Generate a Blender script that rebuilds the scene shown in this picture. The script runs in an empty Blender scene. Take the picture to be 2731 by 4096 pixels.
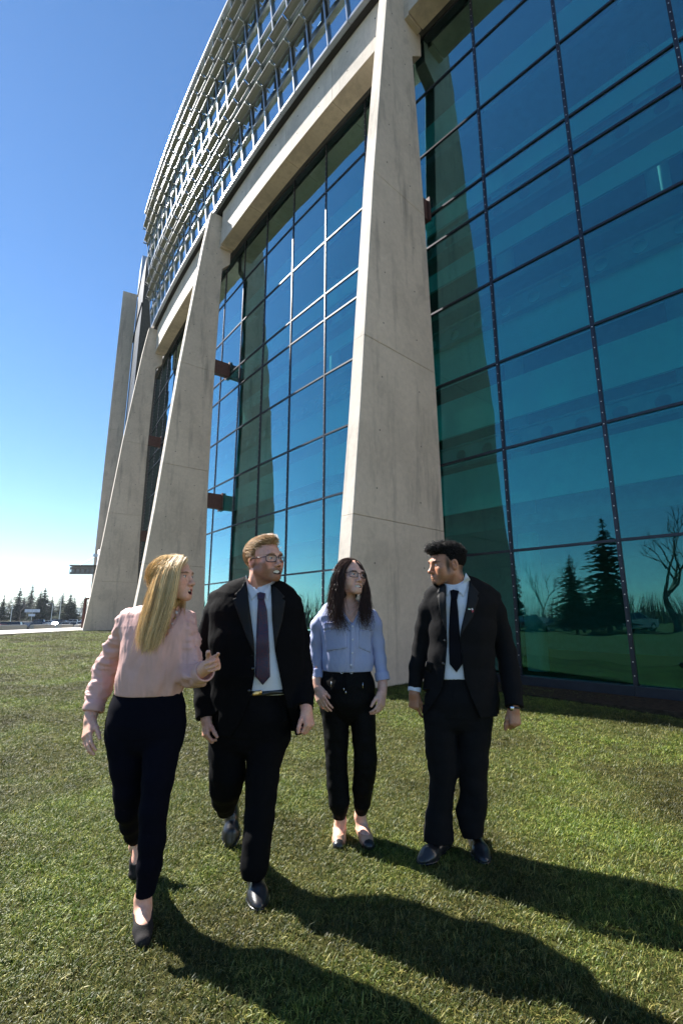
import bpy, bmesh, math, random
import numpy as np
from mathutils import Vector, Matrix
random.seed(7); rng = np.random.default_rng(7)
S = bpy.context.scene
COL = S.collection
R_ = math.radians
# ---------------------------------------------------------------- camera, sky, sun, exposure
CAM_H = 1.35
PITCH = math.atan(239 / 1106.0)
cam_d = bpy.data.cameras.new("camera"); cam = bpy.data.objects.new("camera", cam_d); COL.objects.link(cam)
cam.location = (0, 0, CAM_H); cam.rotation_euler = (math.pi / 2 + PITCH, 0, 0)
cam_d.sensor_fit = 'VERTICAL'; cam_d.sensor_height = 36; cam_d.lens = 36 * 1106 / 2352.0
cam_d.clip_start = 0.05; cam_d.clip_end = 30000
S.camera = cam
SUN_AZ, SUN_EL = 58.0, 45.5            # azimuth from +Y towards -X
world = bpy.data.worlds.new("World"); S.world = world; world.use_nodes = True
wn = world.node_tree.nodes; wl = world.node_tree.links
sky = wn.new('ShaderNodeTexSky'); sky.sky_type = 'NISHITA'; sky.sun_disc = False
sky.sun_elevation = R_(SUN_EL); sky.sun_rotation = R_(-SUN_AZ)
sky.altitude = 600; sky.air_density = 0.9; sky.dust_density = 0.02; sky.ozone_density = 1.2
bg = wn['Background']; bg.inputs['Strength'].default_value = 0.06
hs = wn.new('ShaderNodeHueSaturation'); hs.inputs['Saturation'].default_value = 1.2; wl.new(sky.outputs[0], hs.inputs['Color']); wl.new(hs.outputs[0], bg.inputs['Color'])
sun_d = bpy.data.lights.new("sun", 'SUN'); sun = bpy.data.objects.new("sun", sun_d); COL.objects.link(sun)
sun_d.energy = 5.0; sun_d.angle = R_(0.53); sun_d.color = (1.0, 0.955, 0.88)
SDIR = Vector((-math.sin(R_(SUN_AZ)) * math.cos(R_(SUN_EL)), math.cos(R_(SUN_AZ)) * math.cos(R_(SUN_EL)), math.sin(R_(SUN_EL))))
sun.rotation_euler = SDIR.to_track_quat('Z', 'Y').to_euler(); sun.location = (-20, 10, 40)
vs = S.view_settings; vs.view_transform = 'Standard'; vs.look = 'None'; vs.gamma = 1.0; vs.exposure = 1.72
S.cycles.max_bounces = 8; S.cycles.transparent_max_bounces = 16; S.cycles.glossy_bounces = 4
S.cycles.use_denoising = True
S.cycles.caustics_reflective = False; S.cycles.caustics_refractive = False

# ---------------------------------------------------------------- helpers
FPX = 1926.3                            # focal length in pixels of the 2731 x 4096 frame
def W(px, py, Y):
    u = (px - 1365.5) / FPX; up = -(py - 2048) / FPX
    d = (u, math.cos(PITCH) - up * math.sin(PITCH), math.sin(PITCH) + up * math.cos(PITCH))
    t = Y / d[1]
    return np.array([d[0] * t, Y, CAM_H + d[2] * t])
def px2m(py, Y, n=1.0):                 # size in metres of n pixels at row py and forward distance Y
    up = -(py - 2048) / FPX
    return n / FPX * Y / (math.cos(PITCH) - up * math.sin(PITCH))

def tag(o, label=None, cat=None, group=None, kind=None):
    if label: o['label'] = label
    if cat: o['category'] = cat
    if group: o['group'] = group
    if kind: o['kind'] = kind
    return o
def empty(name, loc=(0, 0, 0), label=None, cat=None, group=None):
    o = bpy.data.objects.new(name, None); COL.objects.link(o); o.location = loc; o.empty_display_size = 0.1
    return tag(o, label, cat, group)
def obj(name, me, parent=None, mat=None, loc=None, rot=None):
    o = bpy.data.objects.new(name, me); COL.objects.link(o)
    if parent is not None:
        o.parent = parent
    if loc is not None: o.location = loc
    if rot is not None: o.rotation_euler = rot
    if mat is not None and len(me.materials) == 0: me.materials.append(mat)
    return o
def mesh(name, verts, faces, mat=None, smooth=False):
    me = bpy.data.meshes.new(name); me.from_pydata([tuple(map(float, v)) for v in verts], [], [tuple(f) for f in faces]); me.update()
    if mat is not None: me.materials.append(mat)
    if smooth: me.polygons.foreach_set('use_smooth', [True] * len(me.polygons))
    return me
def fast_mesh(name, V, Q, mat=None, smooth=True):
    me = bpy.data.meshes.new(name); V = np.asarray(V, np.float32); Q = np.asarray(Q, np.int32); n = Q.shape[1]
    me.vertices.add(len(V)); me.vertices.foreach_set('co', V.ravel())
    me.loops.add(Q.size); me.loops.foreach_set('vertex_index', Q.ravel())
    me.polygons.add(len(Q)); me.polygons.foreach_set('loop_start', np.arange(0, Q.size, n, dtype=np.int32))
    me.polygons.foreach_set('loop_total', np.full(len(Q), n, np.int32))
    if smooth: me.polygons.foreach_set('use_smooth', np.ones(len(Q), bool))
    me.update(calc_edges=True); me.validate()
    if mat is not None: me.materials.append(mat)
    return me
class MB:
    """collects boxes, prisms and tubes into one mesh"""
    def __init__(s): s.v = []; s.f = []
    def add(s, v, f):
        n = len(s.v); s.v += [tuple(map(float, p)) for p in v]; s.f += [tuple(n + i for i in q) for q in f]; return s
    def box(s, x0, x1, y0, y1, z0, z1):
        return s.add([(x0,y0,z0),(x1,y0,z0),(x1,y1,z0),(x0,y1,z0),(x0,y0,z1),(x1,y0,z1),(x1,y1,z1),(x0,y1,z1)],
                     [(0,3,2,1),(4,5,6,7),(0,1,5,4),(1,2,6,5),(2,3,7,6),(3,0,4,7)])
    def tube(s, pts, radii, n=8, caps=True):
        pts = [Vector(p) for p in pts]
        if not hasattr(radii, '__len__'): radii = [radii] * len(pts)
        rings = []; up = None
        for i, p in enumerate(pts):
            t = (pts[min(i+1, len(pts)-1)] - pts[max(i-1, 0)]).normalized()
            if up is None: up = Vector((0,0,1)) if abs(t.z) < .9 else Vector((1,0,0))
            a = t.cross(up).normalized(); b = a.cross(t).normalized(); up = b
            rings.append([p + (a * math.cos(2*math.pi*k/n) + b * math.sin(2*math.pi*k/n)) * radii[i] for k in range(n)])
        base = [v for r in rings for v in r]; f = []
        for i in range(len(pts)-1):
            for k in range(n):
                k2 = (k+1) % n; f.append((i*n+k, i*n+k2, (i+1)*n+k2, (i+1)*n+k))
        if caps: f.append(tuple(range(n))[::-1]); f.append(tuple((len(pts)-1)*n + k for k in range(n)))
        return s.add(base, f)
    def prism(s, poly, axis_fn, t0, t1):  # poly of (a,b); axis_fn(a,b,t)->xyz
        n = len(poly)
        v = [axis_fn(a, b, t0) for a, b in poly] + [axis_fn(a, b, t1) for a, b in poly]
        f = [tuple(range(n))[::-1], tuple(range(n, 2*n))] + [(i, (i+1) % n, n + (i+1) % n, n + i) for i in range(n)]
        return s.add(v, f)
    def mesh(s, name, mat=None, smooth=False): return mesh(name, s.v, s.f, mat, smooth)
    def build(s, name, mat=None, parent=None, smooth=False, **k): return obj(name, s.mesh(name, mat, smooth), parent, **k)

# ---------------------------------------------------------------- materials
class NT:
    def __init__(s, name):
        s.m = bpy.data.materials.new(name); s.m.use_nodes = True; s.t = s.m.node_tree; s.n = s.t.nodes; s.l = s.t.links
        s.b = s.n['Principled BSDF']; s.out = s.n['Material Output']
    def node(s, typ, **kw):
        n = s.n.new(typ)
        for k, v in kw.items():
            if k.startswith('i_'):
                n.inputs[k[2:].replace('_', ' ')].default_value = v
            else: setattr(n, k, v)
        return n
    def link(s, a, b): s.l.new(a, b)
    def noise(s, scale, detail=4, rough=.55, coord='Object', mapscale=None, dist=0):
        tc = s.node('ShaderNodeTexCoord'); src = tc.outputs[coord]
        if mapscale:
            mp = s.node('ShaderNodeMapping'); mp.inputs['Scale'].default_value = mapscale; s.link(src, mp.inputs[0]); src = mp.outputs[0]
        n = s.node('ShaderNodeTexNoise'); n.inputs['Scale'].default_value = scale; n.inputs['Detail'].default_value = detail
        n.inputs['Roughness'].default_value = rough; n.inputs['Distortion'].default_value = dist
        s.link(src, n.inputs['Vector']); return n.outputs['Fac']
    def ramp(s, fac, stops):
        r = s.node('ShaderNodeValToRGB'); e = r.color_ramp.elements
        while len(e) < len(stops): e.new(.5)
        for el, (p, c) in zip(e, stops):
            el.position = p; el.color = (*c, 1) if len(c) == 3 else c
        s.link(fac, r.inputs[0]); return r.outputs['Color']
    def mix(s, a, b, fac, mode='MIX'):
        m = s.node('ShaderNodeMix'); m.data_type = 'RGBA'; m.blend_type = mode
        for k, x in (('Factor', fac), ('A', a), ('B', b)):
            i = [q for q in m.inputs if q.name == k and (q.type == ('VALUE' if k == 'Factor' else 'RGBA'))][0]
            if isinstance(x, (int, float)): i.default_value = x
            elif isinstance(x, tuple): i.default_value = (*x, 1)
            else: s.link(x, i)
        return [o for o in m.outputs if o.type == 'RGBA'][0]
    def bump(s, h, strength=.3, dist=.02):
        b = s.node('ShaderNodeBump'); b.inputs['Strength'].default_value = strength; b.inputs['Distance'].default_value = dist
        s.link(h, b.inputs['Height']); s.link(b.outputs[0], s.b.inputs['Normal']); return b
    def set(s, color=None, rough=None, metal=None, spec=None):
        if color is not None:
            if isinstance(color, tuple): s.b.inputs['Base Color'].default_value = (*color, 1)
            else: s.link(color, s.b.inputs['Base Color'])
        if rough is not None:
            if isinstance(rough, (int, float)): s.b.inputs['Roughness'].default_value = rough
            else: s.link(rough, s.b.inputs['Roughness'])
        if metal is not None: s.b.inputs['Metallic'].default_value = metal
        if spec is not None: s.b.inputs['Specular IOR Level'].default_value = spec
        return s.m
def simple(name, color, rough=.6, metal=0, spec=.5, var=.12, scale=6, bump=0, bscale=60, bdist=.004):
    t = NT(name)
    c0 = tuple(max(0, c * (1 - var)) for c in color); c1 = tuple(min(1, c * (1 + var)) for c in color)
    t.set(t.ramp(t.noise(scale, 5), [(.3, c0), (.7, c1)]), rough, metal, spec)
    if bump: t.bump(t.noise(bscale, 4), bump, bdist)
    return t.m
M = {}
def concrete(name, base, dark, streak=.5):
    t = NT(name)
    big = t.noise(.55, 6, .6); fine = t.noise(9, 8, .7); vert = t.noise(1.6, 6, .65, mapscale=(1.5, 1.5, .22))
    c = t.ramp(big, [(.28, tuple(x * .80 for x in base)), (.5, base), (.75, tuple(min(1, x * 1.12) for x in base))])
    c = t.mix(c, t.ramp(fine, [(.3, (.86, .86, .86)), (.7, (1.05, 1.05, 1.05))]), 1.0, 'MULTIPLY')
    st = t.ramp(vert, [(.53, (0, 0, 0)), (.72, (streak, streak, streak))])
    pa = t.ramp(t.noise(.9, 3, .5, mapscale=(1, 1, .6), dist=1.2), [(.60, (0, 0, 0)), (.66, (.22, .22, .22))]); c = t.mix(c, dark, pa)
    c = t.mix(c, dark, st)
    pits = t.ramp(t.noise(38, 2, .5), [(.70, (0, 0, 0)), (.76, (.55, .55, .55))])
    c = t.mix(c, dark, pits)
    t.set(c, t.ramp(fine, [(.2, (.75,)*3), (.8, (.95,)*3)]), 0, .25)
    h = t.mix(fine, big, .3); t.bump(h, .35, .02)
    return t.m
M['concrete'] = concrete('concrete_board_cast', (.66, .585, .505), (.26, .235, .21), .8)
M['concrete_beam'] = concrete('concrete_beam', (.64, .575, .505), (.28, .25, .225), .5)
M['dark_metal'] = simple('dark_mullion_metal', (.030, .034, .045), .38, .6, .5, .15)
M['silver'] = simple('silver_aluminium', (.46, .48, .50), .34, .85, .5, .06)
M['louver'] = simple('louver_aluminium', (.20, .21, .22), .35, .35, .5, .08, 2)
M['spandrel'] = simple('grey_spandrel', (.16, .165, .16), .5, .0, .4, .1)
M['wing'] = simple('dark_wing_cladding', (.035, .038, .042), .45, 0, .25, .1)
M['rust_steel'] = simple('brown_painted_steel', (.075, .032, .026), .55, .0, .4, .2, 10)
M['black'] = simple('black_gap', (.012, .012, .013), .8)
M['int_white'] = simple('interior_white_wall', (.84, .86, .84), .8, 0, .2, .05)
M['int_grey'] = simple('interior_grey', (.26, .27, .27), .8, 0, .2, .15)
M['int_dark'] = simple('interior_dark', (.07, .075, .075), .8, 0, .2, .2)
M['int_beam'] = simple('interior_beam_paint', (.33, .36, .36), .6, 0, .3, .1)
M['bolt'] = simple('bolt_steel', (.75, .76, .78), .3, 1.0, .5, .05)
def glassmat(name, tint, gloss, ior, wave=.012, wscale=.35):   # ior: share reflected head-on
    t = NT(name); t.n.remove(t.b)
    tr = t.node('ShaderNodeBsdfTransparent'); tr.inputs[0].default_value = (*tint, 1)
    gl = t.node('ShaderNodeBsdfGlossy'); gl.inputs['Roughness'].default_value = 0.0
    lw = t.node('ShaderNodeLayerWeight'); lw.inputs['Blend'].default_value = .5       # 1 - cos, the same from both sides of the pane
    gp = t.node('ShaderNodeNewGeometry'); nn = t.node('ShaderNodeTexNoise'); nn.inputs['Scale'].default_value = wscale; nn.inputs['Detail'].default_value = 2; nn.inputs['Roughness'].default_value = .4; t.link(gp.outputs['Position'], nn.inputs['Vector']); nz = nn.outputs['Fac']
    fc = t.node('ShaderNodeMath', operation='POWER'); fc.inputs[1].default_value = 1.6; t.link(lw.outputs['Facing'], fc.inputs[0])
    t.link(t.mix(gloss, (.80, .95, 1.0), fc.outputs[0]), gl.inputs['Color'])
    b = t.node('ShaderNodeBump'); b.inputs['Strength'].default_value = 1.0; b.inputs['Distance'].default_value = wave
    t.link(nz, b.inputs['Height']); t.link(b.outputs[0], gl.inputs['Normal'])
    pw = t.node('ShaderNodeMath', operation='POWER'); pw.inputs[1].default_value = 1.6; t.link(lw.outputs['Facing'], pw.inputs[0])
    ma = t.node('ShaderNodeMath', operation='MULTIPLY_ADD', use_clamp=True); ma.inputs[1].default_value = 1 - ior; ma.inputs[2].default_value = ior; t.link(pw.outputs[0], ma.inputs[0]); fac = ma.outputs[0]
    mx = t.node('ShaderNodeMixShader'); t.link(fac, mx.inputs[0]); t.link(tr.outputs[0], mx.inputs[1]); t.link(gl.outputs[0], mx.inputs[2])
    t.link(mx.outputs[0], t.out.inputs['Surface']); return t.m
M['glass'] = glassmat('teal_coated_glass', (.36, .78, .76), (.22, .56, .60), .15, .016, .55)
M['glass_up'] = glassmat('blue_office_glass', (.45, .55, .6), (.75, .92, 1.0), .30, .003, .8)
M['glass_dark'] = glassmat('smoked_wing_glass', (.10, .12, .13), (.55, .6, .65), .06, .004, .8)
# ================================================================= BUILDING (a drum of radius 108.62 m around CC)
CC = (81.03, 83.2); RB = 108.62; RG = 107.87
bld = empty('office_building', (CC[0], CC[1], 0), 'curved concrete and teal glass office block with leaning fin pillars and louvred upper floors', 'building')
def polar(ang, r, z): a = R_(ang); return (r * math.cos(a), r * math.sin(a), z)
def arcbox(a0, a1, r0, r1, z0, z1, n, r0t=None, r1t=None):
    """curved box between two angles, radii r0..r1 (top radii may differ)"""
    r0t = r0 if r0t is None else r0t; r1t = r1 if r1t is None else r1t
    v = []; f = []
    for i in range(n + 1):
        a = a0 + (a1 - a0) * i / n
        v += [polar(a, r0, z0), polar(a, r1, z0), polar(a, r1t, z1), polar(a, r0t, z1)]
    for i in range(n):
        b = 4 * i
        for k in range(4): f.append((b + k, b + 4 + k, b + 4 + (k + 1) % 4, b + (k + 1) % 4))
    f += [(0, 1, 2, 3), (4*n + 3, 4*n + 2, 4*n + 1, 4*n)]
    return v, f
def piece(name, a0, a1, r0, r1, z0, z1, mat, n=1, parent=None, **k):
    """curved piece centred on local angle 0 and turned into place, so alike pieces share mesh data"""
    h = (a1 - a0) / 2; key = (name, round(h, 4), r0, r1, z0, z1, mat.name, n, tuple(sorted(k.items())))
    if key not in PC:
        v, f = arcbox(-h, h, RB + r0, RB + r1, z0, z1, n, *(RB + k[q] if q in k else None for q in ('r0t', 'r1t')))
        PC[key] = mesh(name, v, f, mat)
    return obj(name, PC[key], parent or bld, rot=(0, 0, R_((a0 + a1) / 2)))
PC = {}
DEG = 180 / math.pi / RB                # degrees per metre of arc at the beam
def lerp_tab(tab, z):
    for (z0, v0), (z1, v1) in zip(tab, tab[1:]):
        if z <= z1: return v0 + (v1 - v0) * (z - z0) / (z1 - z0)
    return tab[-1][1]
# ---- fin pillars, each cast in lifts
OUT = [(-.6, 2.26), (.15, 2.17), (2.25, 1.93), (5.0, 1.66), (10.4, 1.2), (15.8, .64), (17.45, .42)]
PIL = [(-131.75, -.72), (-137.03, -.72), (-142.33, -.24), (-147.52, -.18)]
M['tie'] = simple('tie_hole_mortar', (.20, .185, .165), .95)
def pillar(ang, inner):
    root = empty('fin_pillar'); root.parent = bld
    IN = [(-.6, inner - .08), (5.8, inner + (.04 if inner < -.5 else .1)), (10.7, inner + .2 if inner < -.5 else inner + .12), (15.1, inner + .42 if inner < -.5 else inner + .06)]
    head = inner + .04 if inner < -.5 else inner - .26
    zs = [-.6, 3.03, 6.52, 10.47, 17.45]
    for s in range(4):
        z0, z1 = zs[s] + (.0025 if s else 0), zs[s + 1] - (.0025 if s < 3 else 0)
        rows = sorted({z0, z1, *[z for z, _ in OUT if z0 < z < z1], *[z for z, _ in IN if z0 < z < z1]})
        outer = [(lerp_tab(OUT, z), z) for z in rows]
        if s < 3: inn = [(lerp_tab(IN, z), z) for z in rows]
        else: inn = [(lerp_tab(IN, z), z) for z in rows if z < 15.05] + [(lerp_tab(IN, 15.05), 15.05), (head, 15.42), (head, 16.35), (head + .3, 17.0), (head + .35, z1)]
        poly = outer + inn[::-1]
        bm = bmesh.new()
        t = .30
        va = [bm.verts.new((RB + r, 0, z)) for r, z in poly]; vb = [bm.verts.new((RB + r, -t, z)) for r, z in poly]
        n = len(poly); bm.faces.new(va); bm.faces.new(vb[::-1])
        for i in range(n): bm.faces.new((va[(i+1) % n], va[i], vb[i], vb[(i+1) % n]))
        bmesh.ops.recalc_face_normals(bm, faces=bm.faces)
        bmesh.ops.bevel(bm, geom=[e for e in bm.edges if abs(e.verts[0].co.y - e.verts[1].co.y) < 1e-6 and e.calc_face_angle(0) > .5], offset=.012, segments=1, affect='EDGES')
        me = bpy.data.meshes.new('pillar_lift'); bm.to_mesh(me); bm.free(); me.materials.append(M['concrete'])
        lift = obj('pillar_lift', me, root)
        for zz in np.arange(z0 + .5, z1 - .3, 1.16):
            for fr_ in (.22, .72):
                ro, ri_ = lerp_tab(OUT, zz), lerp_tab(IN, min(zz, 15.0))
                if 'ph' not in PC:
                    m = MB(); m.tube([(0, -.02, 0), (0, .0015, 0)], .019, 8); PC['ph'] = m.mesh('tie_hole', M['tie'])
                obj('tie_hole', PC['ph'], lift, loc=(RB + ro + (ri_ - ro) * fr_ + random.uniform(-.04, .04), 0, zz + random.uniform(-.05, .05)))
    root.rotation_euler = (0, 0, R_(ang))
    for zc in (10.78, 5.47):            # steel struts back to the glass wall
        ri = lerp_tab(IN, zc)
        m = MB(); m.box(RG + .02, RB + ri + .05, -.26, -.04, zc - .27, zc + .27)
        if ri < -.6: continue
        m.box(RG + .02, RG + .06, -.34, .04, zc - .32, zc + .32)
        m.build('steel_strut', M['rust_steel'], root)
    # corbel carrying the beam end
    m = MB(); m.prism([(-.52, 15.95), (-.02, 15.95), (-.04, 16.9), (-.5, 16.9)], lambda a, b, t: (RB + a, t, b), .0, .14)
    m.build('corbel', M['concrete'], root)
    return root
for a, i in PIL: pillar(a, i)
# ---- ring beam, cast in segments between the pillars
bays = [(-131.75, -126.5), (-137.03, -131.75), (-142.33, -137.03), (-147.52, -142.33)]
for a0, a1 in bays:
    s0 = a0 + .16 * DEG; s1 = a1 - .34 * DEG; q = 4
    for i in range(q):
        b0 = s0 + (s1 - s0) * i / q + (.006 * DEG if i else 0); b1 = s0 + (s1 - s0) * (i + 1) / q - (.006 * DEG if i < q - 1 else 0)
        seg = piece('beam_segment', b0, b1, -.56, 0, 16.0, 17.52, M['concrete_beam'], 5)
        for fa in (.28, .74):
            for zz in (16.42, 17.1):
                if 'th' not in PC:
                    m = MB(); m.tube([(RB - .02, 0, 0), (RB + .002, 0, 0)], .022, 8); PC['th'] = m.mesh('tie_hole', M['black'])
                h = obj('tie_hole', PC['th'], seg, loc=(0, 0, zz + random.uniform(-.03, .03))); h.rotation_euler = (0, 0, R_((b1 - b0) * (fa - .5)))
# ---- upper floors: a leaning curtain wall with louvres
def rband(z): return .26 + (z - 17.6) * .118
A0, A1, CS = -147.62, -134.42, .44
ncol = int(round((A1 - A0) / CS)); zrow = [17.62, 18.45, 19.35, 20.2, 21.2, 22.04, 22.9, 23.82, 24.9]
ring = lambda name, r0, r1, z0, z1, mat, **k: piece(name, A0, A1, r0, r1, z0, z1, mat, ncol, **k)
ring('sill_shadow_gap', -.5, .16, 17.53, 17.60, M['black'])  # black strip: the shade under the sill put in as colour
ring('upper_floor_slab', -6, .12, 17.62, 17.74, M['int_dark'])
ring('upper_floor_slab', -6, .60, 21.30, 21.5, M['int_dark'])
ring('roof_slab', -8.0, 1.0, 24.92, 25.1, M['concrete_beam'])
ring('upper_back_wall', -6.2, -6.0, 17.7, 24.9, M['int_grey'])
ring('upper_room_wall', -1.1, -1.0, 18.2, 19.2, M['int_dark'])
for i in range(ncol):
    b0 = A0 + i * CS; b1 = b0 + CS
    piece('sill_piece', b0 + .004, b1 - .004, .06, .30, 17.56, 17.66, M['silver'])
    for j in range(8):
        z0, z1 = zrow[j], zrow[j + 1]
        if j in (1, 5):                 # opening vent above a grey panel
            piece('vent_panel', b0 + .04, b1 - .03, rband(z0) - .06, rband(z0) - .03, z0 + .05, z1 - .1, M['spandrel'], r0t=rband(z1) - .06, r1t=rband(z1) - .03)
            piece('vent_pane', b0 + .15, b1 - .06, rband(z0) + .10, rband(z0) + .12, z0 + .06, z1 - .2, M['glass_up'], r0t=rband(z1) + .0, r1t=rband(z1) + .02)
        else:
            piece('window_pane', b0 + .02, b1 - .02, rband(z0) - .06, rband(z0) - .045, z0 + .03, z1 - .03, M['glass_up'], r0t=rband(z1) - .06, r1t=rband(z1) - .045)
for i in range(ncol + 1):
    b = A0 + i * CS
    piece('upper_mullion', b - .012, b + .012, rband(17.6) - .10, rband(17.6) + .05, 17.6, 24.92, M['silver'], r0t=rband(24.9) - .10, r1t=rband(24.9) + .05)
    if i < ncol:
        for zl in (19.35, 20.2, 22.9, 23.82):  # sun louvres with rounded section, one length per bay
            key = ('lv', zl)
            if key not in PC:
                v = []; f = []; n = 7; r0 = RB + rband(zl); h = R_(CS / 2 - .012)
                prof = [(.05 + .21 * t, .02 + .11 * math.sin(t * 1.5) - .02 * t) for t in [k / n for k in range(n + 1)]]
                prof = prof + [(a, b - .022) for a, b in prof[::-1]]
                for sgn in (-1, 1): v += [((r0 + a) * math.cos(h * sgn), (r0 + a) * math.sin(h * sgn), zl + bb) for a, bb in prof]
                m_ = len(prof); f = [tuple(range(m_)), tuple(range(m_, 2 * m_))[::-1]] + [(k, m_ + k, m_ + (k + 1) % m_, (k + 1) % m_) for k in range(m_)]
                PC[key] = mesh('sun_louver', v, f, M['louver'])
            obj('sun_louver', PC[key], bld, rot=(0, 0, R_(b + CS / 2)))
    for zl in (19.35, 20.2, 22.9, 23.82):
        key = ('br', zl)
        if key not in PC:
            m = MB(); r0 = RB + rband(zl); m.box(r0, r0 + .28, -.015, .015, zl - .04, zl + .012); m.box(r0 + .02, r0 + .07, -.03, .03, zl - .12, zl + .16)
            PC[key] = m.mesh('louver_bracket', M['silver'])
        obj('louver_bracket', PC[key], bld, rot=(0, 0, R_(b)))
for zt in (18.45, 19.35, 20.2, 21.2, 22.04, 22.9, 23.82):
    ring('upper_transom', rband(zt) - .08, rband(zt) + .045, zt - .024, zt + .024, M['silver'])
ring('parapet_rail', rband(24.9) - .1, rband(24.9) + .12, 24.86, 24.98, M['silver'])
# ---- tall glass wall behind the fins
MS = .932; mulls = [-135.35 + MS * k for k in range(-15, 4)]
trs = [.35, 2.5, 4.44, 6.22, 8.03, 9.79, 10.63, 12.45, 14.25, 16.08]
rg = RG - RB
for b0 in mulls[:-1]:
    for z0, z1 in zip(trs, trs[1:]):
        piece('glass_pane', b0 + .012, b0 + MS - .012, rg - .012, rg, z0 + .02, z1 - .02, M['glass'])
        piece('transom', b0 + .02, b0 + MS - .02, rg - .06, rg + .025, z1 - .022, z1 + .022, M['dark_metal'])
    piece('base_rail', b0 + .001, b0 + MS - .001, rg - .10, rg + .10, -.0, .36, M['dark_metal'], 2)
    piece('base_kerb', b0 + .001, b0 + MS - .001, rg - .3, rg + .16, -.8, -.004, M['concrete'], 2)
for b in mulls:
    if 'mu' not in PC:
        m = MB(); m.box(RG - .05, RG + .016, -.032, .032, .2, 16.1); m.box(RG + .016, RG + .024, -.022, .022, .2, 16.1); PC['mu'] = m.mesh('mullion', M['dark_metal'])
        m = MB()
        for k in range(80): m.tube([(RG + .023, 0, .3 + .196 * k), (RG + .029, 0, .3 + .196 * k), (RG + .033, 0, .3 + .196 * k)], [.009, .009, .005], 6)
        PC['bo'] = m.mesh('bolt_row', M['bolt'])
    mu = obj('mullion', PC['mu'], bld, rot=(0, 0, R_(b)))
    tag(obj('bolt_row', PC['bo'], mu), kind='stuff')
# ---- rooms behind the glass
ia0, ia1 = mulls[0], mulls[-1]; ni = 16
iring = lambda name, r0, r1, z0, z1, mat: piece(name, ia0, ia1, rg + r0, rg + r1, z0, z1, mat, ni)
iring('inner_floor', -9, -.35, -.3, .05, M['int_grey'])
iring('inner_back_wall', -9.2, -9, 0, 16, M['int_grey'])
for zf in (3.4, 6.4, 9.1, 11.3, 14.0): iring('inner_floor', -9, -1.3, zf - .22, zf, M['int_grey'])
for z0, z1 in ((3.5, 4.4), (5.25, 6.1), (6.5, 7.9), (9.1, 9.55), (10.7, 11.45), (13.2, 14.0)): iring('inner_blind', -.62, -.56, z0, z1, M['int_white'])
iring('ceiling_slab', -9, .19, 16.1, 16.3, M['int_dark'])
for aa in (ia0, ia1): piece('added_sun_block', aa - .05, aa + .05, rg - 9, rg - .2, 0, 16.1, M['black'])  # black walls added at both ends to block sun entering the rooms
for aa in (A0, A1): piece('upper_end_wall', aa - .05, aa + .05, -6, .1, 17.74, 24.9, M['int_grey'])
# castellated beams with round holes
def holed_beam(z0, z1):
    v = []; f = []; w = .62; hr = (z1 - z0) * .30; zc = (z0 + z1) / 2; r = RG - .45
    n = int((ia1 - ia0) / 57.2958 * r / w); N = 12
    for i in range(n):
        b = len(v); s = i * w
        for k in range(N):
            t = 2 * math.pi * (k + .5) / N; cx, cz = math.cos(t), math.sin(t)
            q = 1 / max(abs(cx), abs(cz)); ax = R_(ia0) + (s + w / 2) / r
            for (dx, dz) in ((cx * hr, cz * hr), (cx * q * w / 2, cz * q * (z1 - z0) / 2)):
                a = ax + dx / r; v.append((r * math.cos(a), r * math.sin(a), zc + dz))
        for k in range(N):
            k2 = (k + 1) % N; f.append((b + 2*k, b + 2*k + 1, b + 2*k2 + 1, b + 2*k2))
    me = mesh('cellular_beam', v, f, M['int_beam']); o = obj('cellular_beam', me, bld)
    md = o.modifiers.new('thickness', 'SOLIDIFY'); md.thickness = .02
    for zz in (z0, z1): piece('beam_flange', ia0, ia1, rg - .53, rg - .37, zz - .015, zz + .015, M['int_beam'], ni)
for z0, z1 in ((4.52, 4.92), (7.4, 7.8), (9.85, 10.25)): holed_beam(z0, z1)
for b in mulls[1:-1:2]:
    m = MB(); m.tube([(RG - 2.4, 0, 0), (RG - 2.4, 0, 16.0)], .22, 14); m.build('inner_column', M['int_white'], bld, True, rot=(0, 0, R_(b + .5)))
# ---- tall end pier with dark wing wall
PA = -152.6
root = empty('end_pier'); root.parent = bld; root.rotation_euler = (0, 0, R_(PA))
zs = [-1, 3.2, 7.0, 10.75, 14.5, 18.25, 22.05, 25.75]
for z0, z1 in zip(zs, zs[1:]):
    m = MB(); m.box(RB + .46, RB + 1.48, -.36, 0, z0 + .006, z1 - .006); m.build('pier_lift', M['concrete'], root)
for k in range(3):
    for j, (z0, z1) in enumerate(zip([0, 2.4, 4.8, 7.2, 9.6, 12, 14.4, 16.8, 19.2], [2.4, 4.8, 7.2, 9.6, 12, 14.4, 16.8, 19.2, 21.6])):
        w = .94; b0 = PA + .02 + k * w
        piece('wing_panel', b0 + .012, b0 + w - .012, .40, .43, z0 + .02, z1 - .02, M['wing'])
    piece('wing_panel', b0 + .012, b0 + w - .012, .40, .43, 21.7, 25.2, M['wing'])
piece('wing_wall', PA + .02, PA + 2.84, -6, .38, -.5, 25.2, M['int_dark'], 4)
piece('wing_ledge', PA + .02, PA + 2.84, .3, .5, 21.60, 21.68, M['dark_metal'], 4)
rf = empty('rooftop_unit'); rf.parent = bld; rf.rotation_euler = (0, 0, R_(PA + .75))
m = MB(); m.box(RB - 1.9, RB + .5, -.9, 1.1, 25.22, 27.4); m.build('housing', M['silver'], rf)
for k in range(12): MB().box(RB - 1.7, RB + .3, 1.1, 1.16, 25.4 + k * .16, 25.48 + k * .16).build('vent_slat', M['silver'], rf)
m = MB(); m.tube([(RB - 3.0, .6, 25.2), (RB - 3.0, .6, 29.4)], 1.0, 24); m.build('flue', M['silver'], rf, True)

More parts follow.
